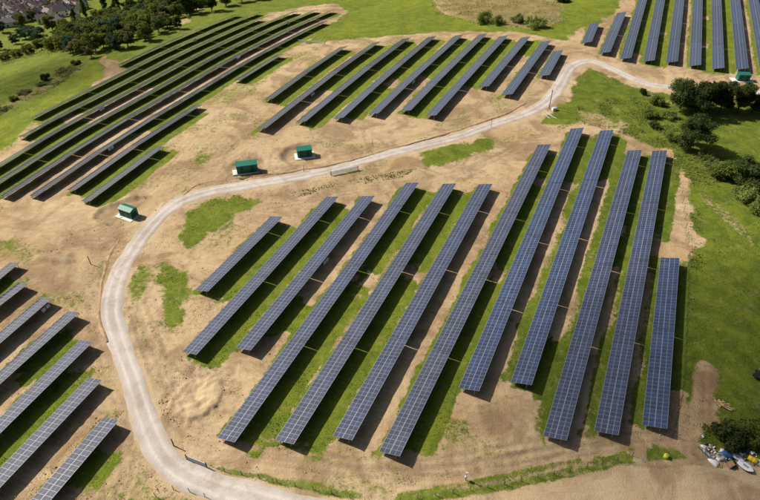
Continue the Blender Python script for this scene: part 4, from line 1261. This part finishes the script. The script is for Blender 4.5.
# taller trees at the top of the picture
for k, (px, py, pr, h, w, lb) in enumerate([(86,17,wcol,15,4,'slender columnar tree beside the houses'), (106,12,wdk,13,7,'tall dark tree at the top edge beside the columnar tree'), (119,14,wdk,14,7,'second tall dark tree at the top edge'),
        (133,14,wm1,13,8,'tall green tree at the top edge, third from the columnar tree'), (176,14,wdk,14,10,'tall dark tree at the top left of the woodland gap'), (187,15,wdk,14,9,'tall dark tree left of the bare gap at the top'),
        (197,13,wm2,13,9,'tall dark green tree right of the bare gap'), (212,11,wdk,12,10,'dark tree at the right end of the tall top trees'), (226,6,wm1,10,10,'green tree at the top edge above the solar rows'), (242,2,wdk,9,10,'dark tree at the top edge, right end'),
        (258,0,wm1,8,9,'low green tree at the top edge beyond the last row'), (178,29,wdk,7,5,'small dark tree standing before the woodland edge'),
        (26,39,wbl,9,11,'dark blue green tree, left of the clump on the park lawn'), (38,41,wbl,10,13,'largest blue green tree of the clump on the park lawn'), (16,44,wbl,7,7,'small blue green tree left of the park clump'),
        (53,31,wl1,12,11,'bright yellow green round tree before the houses'), (66,33,wl1,10,9,'yellow green tree right of the bright round one'), (22,26,wl1,10,9,'yellow green tree beside the house row at the left'),
        (3,32,wbl,9,7,'dark tree at the left edge beside the houses'), (1,50,wdk,7,6,'dark tree cut by the left edge on the lawn'), (11,53,wbr,3.5,7,'low brownish bush on the lawn at the left'),
        (42,50,wl1,7,9,'bright yellow tree at the left end of the woodland'), (30,55,wl1,6,8,'low yellow green tree in the hedge at the left'), (18,58,wl1,5,8,'yellow green hedge tree left of the woodland'), (6,61,wl1,5,8,'yellow green hedge tree at the left edge'),
        (75,22,wdk,10,6,'dark conical tree between the white houses'), (33,20,wm1,8,8,'green garden tree in the house rows'), (50,9,wm2,8,9,'green garden tree in the far house rows'),
        (128,2,wm1,9,9,'green tree at the top edge left of the wood'), (145,8,wl1,8,9,'yellow green tree at the top of the wood'), (158,7,wl1,8,9,'yellow green tree beside the bare gap'), (96,20,wl1,8,8,'yellow green tree behind the columnar tree'),
        (8,4,wdk,8,11,'dark tree at the top left corner'), (20,1,wdk,8,11,'dark tree at the top edge above the houses'), (-6,8,wdk,8,11,'dark tree cut by the top left corner')]):
    tree(px, py, pr, h, w * 1.05, lb)

# ------------------------------------------------------------------ houses of the town
def house_parts(L, Wd, H, rh, wall, roof):
    w = MB()
    w.v = [(-L/2,-Wd/2,-3),(L/2,-Wd/2,-3),(L/2,Wd/2,-3),(-L/2,Wd/2,-3),(-L/2,-Wd/2,H),(L/2,-Wd/2,H),(L/2,Wd/2,H),(-L/2,Wd/2,H),(-L/2,0,H+rh),(L/2,0,H+rh)]
    w.f = [(0,1,5,4),(2,3,7,6),(1,2,6,9,5),(3,0,4,8,7)]; w.m = [0] * 4
    rf = MB(); o = .35; e = o * rh / (Wd / 2)
    for s in (-1, 1):
        a = [(-L/2-.2, s*(Wd/2+o), H-e+.04), (L/2+.2, s*(Wd/2+o), H-e+.04), (L/2+.2, 0, H+rh+.04), (-L/2-.2, 0, H+rh+.04)]
        b = [(x, y, z + .16) for x, y, z in a]
        rf.quad(b if s < 0 else b[::-1]); rf.quad(a[::-1] if s < 0 else a)
        for i in range(4):
            j = (i + 1) % 4; q = [a[i], a[j], b[j], b[i]]
            rf.quad(q if s < 0 else q[::-1])
    ch = MB().box((L*.28, -.4, H + rh * .6), (L*.28 + 1.0, .4, H + rh + 1.3))
    return w.mesh('wall', M[wall]), rf.mesh('roof', M[roof]), ch.mesh('chimney', M['brick'])
WINM = MB().box((-.6, -.04, 0), (.6, .04, 1.3)).mesh('window', M['window'])
DOORM = MB().box((-.5, -.05, 0), (.5, .05, 2.1)).mesh('door', M['teal'])
HP = {}
def house(px, py, L, Wd, H, rh, rz, wall, roof, label, group=None):
    key = (L, Wd, H, rh, wall, roof)
    if key not in HP: HP[key] = house_parts(*key)
    w, rf, ch = HP[key]
    t = empty('house', G(px, py), rz); tag(t, label, 'house', group)
    link('wall', w, t); r_ = link('roof', rf, t); link('chimney', ch, r_)
    for fx in (-.3, .3):
        for z in (1.0, H - 1.7):
            link('window', WINM, t, (fx * L, -Wd/2 - .03, z)); link('window', WINM, t, (fx * L, Wd/2 + .03, z))
    link('door', DOORM, t, (0, -Wd/2 - .03, 0.02))
for j, (p0, p1, n, rz, ww, lb) in enumerate([((-8,24),(20,16),7,None,1,'front'), ((-8,15.5),(30,8),9,None,1,'second'), ((22,15),(50,7),7,None,0,'stepped'),
                                             ((-6,8.5),(40,1.5),10,None,1,'third'), ((44,5),(84,-2),9,None,0,'upper'), ((30,3),(70,-5),9,None,1,'top'), ((56,12),(80,5),5,None,0,'right'), ((18,22),(52,13.5),7,None,0,'near'), ((50,17),(84,9),6,None,1,'garden')]):
    A = G(*p0); B = G(*p1); an = math.atan2(B[1] - A[1], B[0] - A[0])
    for k in range(n):
        f = k / (n - 1); px = p0[0] + (p1[0] - p0[0]) * f; py = p0[1] + (p1[1] - p0[1]) * f
        house(px, py, 6.4 if k % 3 else 7.4, 6.6, 4.6, 2.4, an + (0 if (k + j) % 4 else R(90)), 'render' if (k * 7 + j) % 5 else 'brick', 'slate' if (k + j) % 3 else 'tile',
              'small pitched roof house, %s from left in the %s house row of the town' % (ORD[k], lb), 'houses of the %s town row' % lb)
house(62, 15.5, 11, 9, 5, 3.8, R(35), 'render', 'slate', 'large house with a big dark grey roof in the town')
house(72, 11, 8, 7, 5, 2.6, R(125), 'render', 'slate', 'white gabled house right of the big dark roof')
house(58, 25, 9, 7, 4.5, 2.5, R(20), 'render', 'slate', 'white house among the yellow green trees')
house(44, 22.5, 9, 6, 4, 2.4, R(30), 'render', 'tile', 'pale house behind the park lawn trees')
house(32, 18.5, 9, 6, 4, 2.4, R(30), 'render', 'slate', 'white house left of centre before the house rows')
house(8, 26, 16, 7, 3.5, 2.2, R(30), 'render', 'slate', 'long low building at the left edge of the lawn')
house(76, 19, 9, 7, 4.5, 2.5, R(110), 'render', 'tile', 'white gabled house near the columnar tree')
ST = road_line([(-12,20,5),(20,12.5,5),(40,7,5),(70,0,5)])
ribbon('town_street', ST, M['tarmac'], 'grey street between the house rows of the town', .05, .1)

# ------------------------------------------------------------------ grass blades
def build_grass():
    r = np.random.default_rng(9); pts = []
    m = (GG + 0.5 * vnoise(GX, GY, 1.7, 77) + 0.35 * vnoise(GX, GY, 4.5, 78) > .70) & (GG > .3) & (GY < 330) & (np.abs(GX) < .72 * GY + 45)
    x, y, g, lu = GX[m], GY[m], GG[m], GL[m]
    w = 1.0 / np.maximum(GY[m], 60); w = w * 0 + 1
    n = 150000
    k = r.integers(0, len(x), n)
    px = x[k] + r.uniform(-.5, .5, n); py = y[k] + r.uniform(-.5, .5, n)
    z = base_z(px, py)
    h = r.uniform(.05, .15, n) * (.7 + .5 * vnoise(px, py, 5, 55)) + .03 + .14 * r.random(n) * (vnoise(px, py, 9, 56) > .35)
    a = r.uniform(0, 6.28, n); wd = r.uniform(.05, .15, n)
    dx, dy = np.cos(a), np.sin(a); lx, ly = r.normal(0, .14, n), r.normal(0, .14, n)
    V = np.stack([np.stack([px - dx * wd, py - dy * wd, z - .03], 1), np.stack([px + dx * wd, py + dy * wd, z - .03], 1), np.stack([px + lx, py + ly, z + h], 1)], 1).reshape(-1, 3)
    F = np.arange(3 * n).reshape(-1, 3)
    o = link('grass', np_mesh('grass', V, F, M['grassblade'])); tag(o, 'short green grass growing between the solar rows and on the meadows', 'grass', None, 'stuff')
build_grass()

# ------------------------------------------------------------------ clods and stones on the bare soil
def build_clods():
    r = np.random.default_rng(19)
    m = (GG < .3) & (GY < 300) & (np.abs(GX) < .70 * GY + 40)
    x, y = GX[m], GY[m]
    onroad = np.zeros(len(x), bool)
    for line in (MAIN, LOWER):
        D, W = seg_dist(x, y, line); onroad |= D < W / 2 + .3
    dens = .25 + vnoise(x, y, 6, 91) + .6 * vnoise(x, y, 17, 92) + 2.2 * (np.abs(poly_sd(x, y, HEAP)) < 1.6)
    for (px, py), rad, dep in PADS:
        c = G(px, py); D = np.hypot(x - c[0], y - c[1]); dens = dens + 1.3 * (np.abs(D - rad) < 1.4)
    k = np.flatnonzero((~onroad) & (dens > r.uniform(.2, 1.4, len(x))))
    n = 26000
    k = r.choice(k, n)
    px = x[k] + r.uniform(-.4, .4, n); py = y[k] + r.uniform(-.4, .4, n); z = base_z(px, py) + .02
    s = r.uniform(.03, .09, n) * (1 + 1.5 * (r.random(n) > .95))
    O = np.array([(1,0,0),(0,1,0),(-1,0,0),(0,-1,0),(0,0,.8),(0,0,-.6)], float)
    V = O[None] * s[:, None, None] * r.uniform(.6, 1.35, (n, 6, 1))
    a = r.uniform(0, 6.28, n); ca, sa = np.cos(a)[:, None], np.sin(a)[:, None]
    V = np.stack([V[..., 0] * ca - V[..., 1] * sa, V[..., 0] * sa + V[..., 1] * ca, V[..., 2]], -1) + np.stack([px, py, z], 1)[:, None]
    T = np.array([(0,1,4),(1,2,4),(2,3,4),(3,0,4),(1,0,5),(2,1,5),(3,2,5),(0,3,5)])
    F = (T[None] + (np.arange(n) * 6)[:, None, None]).reshape(-1, 3)
    tag(link('earth_clods', np_mesh('earth_clods', V.reshape(-1, 3), F, M['clod'])), 'loose clods and stones strewn over the bare sandy soil', 'soil', None, 'stuff')
build_clods()

# ------------------------------------------------------------------ rough vegetation: tall grass, nettles and bramble
def build_rough():
    r = np.random.default_rng(29)
    zones = [(GP([(578,92),(610,96),(645,98),(690,122),(705,160),(722,190),(700,200),(680,172),(655,146),(610,130),(575,122)]), 5200, .8),
             (GP([(430,2),(470,-4),(560,2),(566,22),(545,32),(500,28),(462,22),(436,14)]), 4200, .9),
             (GP([(-10,112),(40,84),(76,62),(90,60),(78,72),(50,90),(10,110),(-10,122)]), 2600, .8),
             (GP([(700,425),(720,418),(770,420),(770,446),(730,446),(708,442)]), 1800, .7),
             (GP([(275,196),(330,184),(420,167),(400,178),(330,191),(280,201)]), 1200, .35),
             (WOOD, 9000, 2.6), (GP([(-6,64),(10,58),(30,54),(52,48),(62,52),(40,58),(16,62),(-6,68)]), 1800, 2.2),
             (GP([(690,190),(700,200),(704,260),(696,330),(688,330),(690,250)]), 1200, .4)]
    C = []; Hh = []
    for poly, n, hh in zones:
        lo, hi = poly.min(0), poly.max(0)
        q = r.uniform(lo, hi, (n * 6, 2))
        ok = (poly_sd(q[:, 0], q[:, 1], poly) > 0) & (vnoise(q[:, 0], q[:, 1], 5, 61) + .5 * vnoise(q[:, 0], q[:, 1], 1.8, 62) + r.uniform(-.3, .3, len(q)) > .12)
        q = q[ok][:n]; C.append(q); Hh.append(hh * r.random(len(q)) ** 1.5 * (.5 + .5 * np.clip(vnoise(q[:, 0], q[:, 1], 4, 63) + .4, 0, 1)))
    q = np.concatenate(C); h = np.concatenate(Hh); n = len(q)
    c = np.column_stack([q, base_z(q[:, 0], q[:, 1]) + h])
    nr = r.normal(size=(n, 3)) * .6 + np.array([0, 0, .7]); nr /= np.linalg.norm(nr, axis=1)[:, None]
    t1 = np.cross(nr, r.normal(size=(n, 3))); t1 /= np.linalg.norm(t1, axis=1)[:, None]; t2 = np.cross(nr, t1)
    sz = r.uniform(.12, .36, n)[:, None]
    V = np.stack([c - t1 * sz, c - t2 * sz * .5, c + t1 * sz, c + t2 * sz * .5], 1).reshape(-1, 3)
    me = np_mesh('rough_vegetation', V, np.arange(4 * n).reshape(-1, 4), [M['leaf_mid'], M['leaf_brown']])
    me.polygons.foreach_set('material_index', (r.random(n) < .32).astype(np.int32))
    tag(link('rough_vegetation', me), 'rough tall grass and bramble on the scrubby ground', 'scrub', None, 'stuff')
build_rough()

def build_litter():
    r = random.Random(77); mb = MB()
    for k in range(170):
        px = r.uniform(701, 758); f = (px - 701) / 57
        py = 446 + f * 14 + r.gauss(0, 4.0) + (3 if .2 < f < .6 else 0)
        p = G(px, py); q = r.uniform(.06, .28)
        Mx = Matrix.Translation((p[0], p[1], p[2] + .06)) @ Matrix.Rotation(r.uniform(0, 6.28), 4, 'Z') @ Matrix.Rotation(r.uniform(-.5, .5), 4, 'X')
        mb.box((-q, -q * r.uniform(.3, .8), -.05), (q, q * r.uniform(.3, .8), r.uniform(.01, .22)), r.choice([0, 0, 1, 1, 2, 3, 4, 5, 6]), Mx)
    tag(mb.build('litter', [M['white'], M['greybox'], M['blue'], M['rubber'], M['card'], M['rust'], M['cream']]), 'small mixed scraps of rubbish strewn through the heap', 'litter', None, 'stuff')
build_litter()
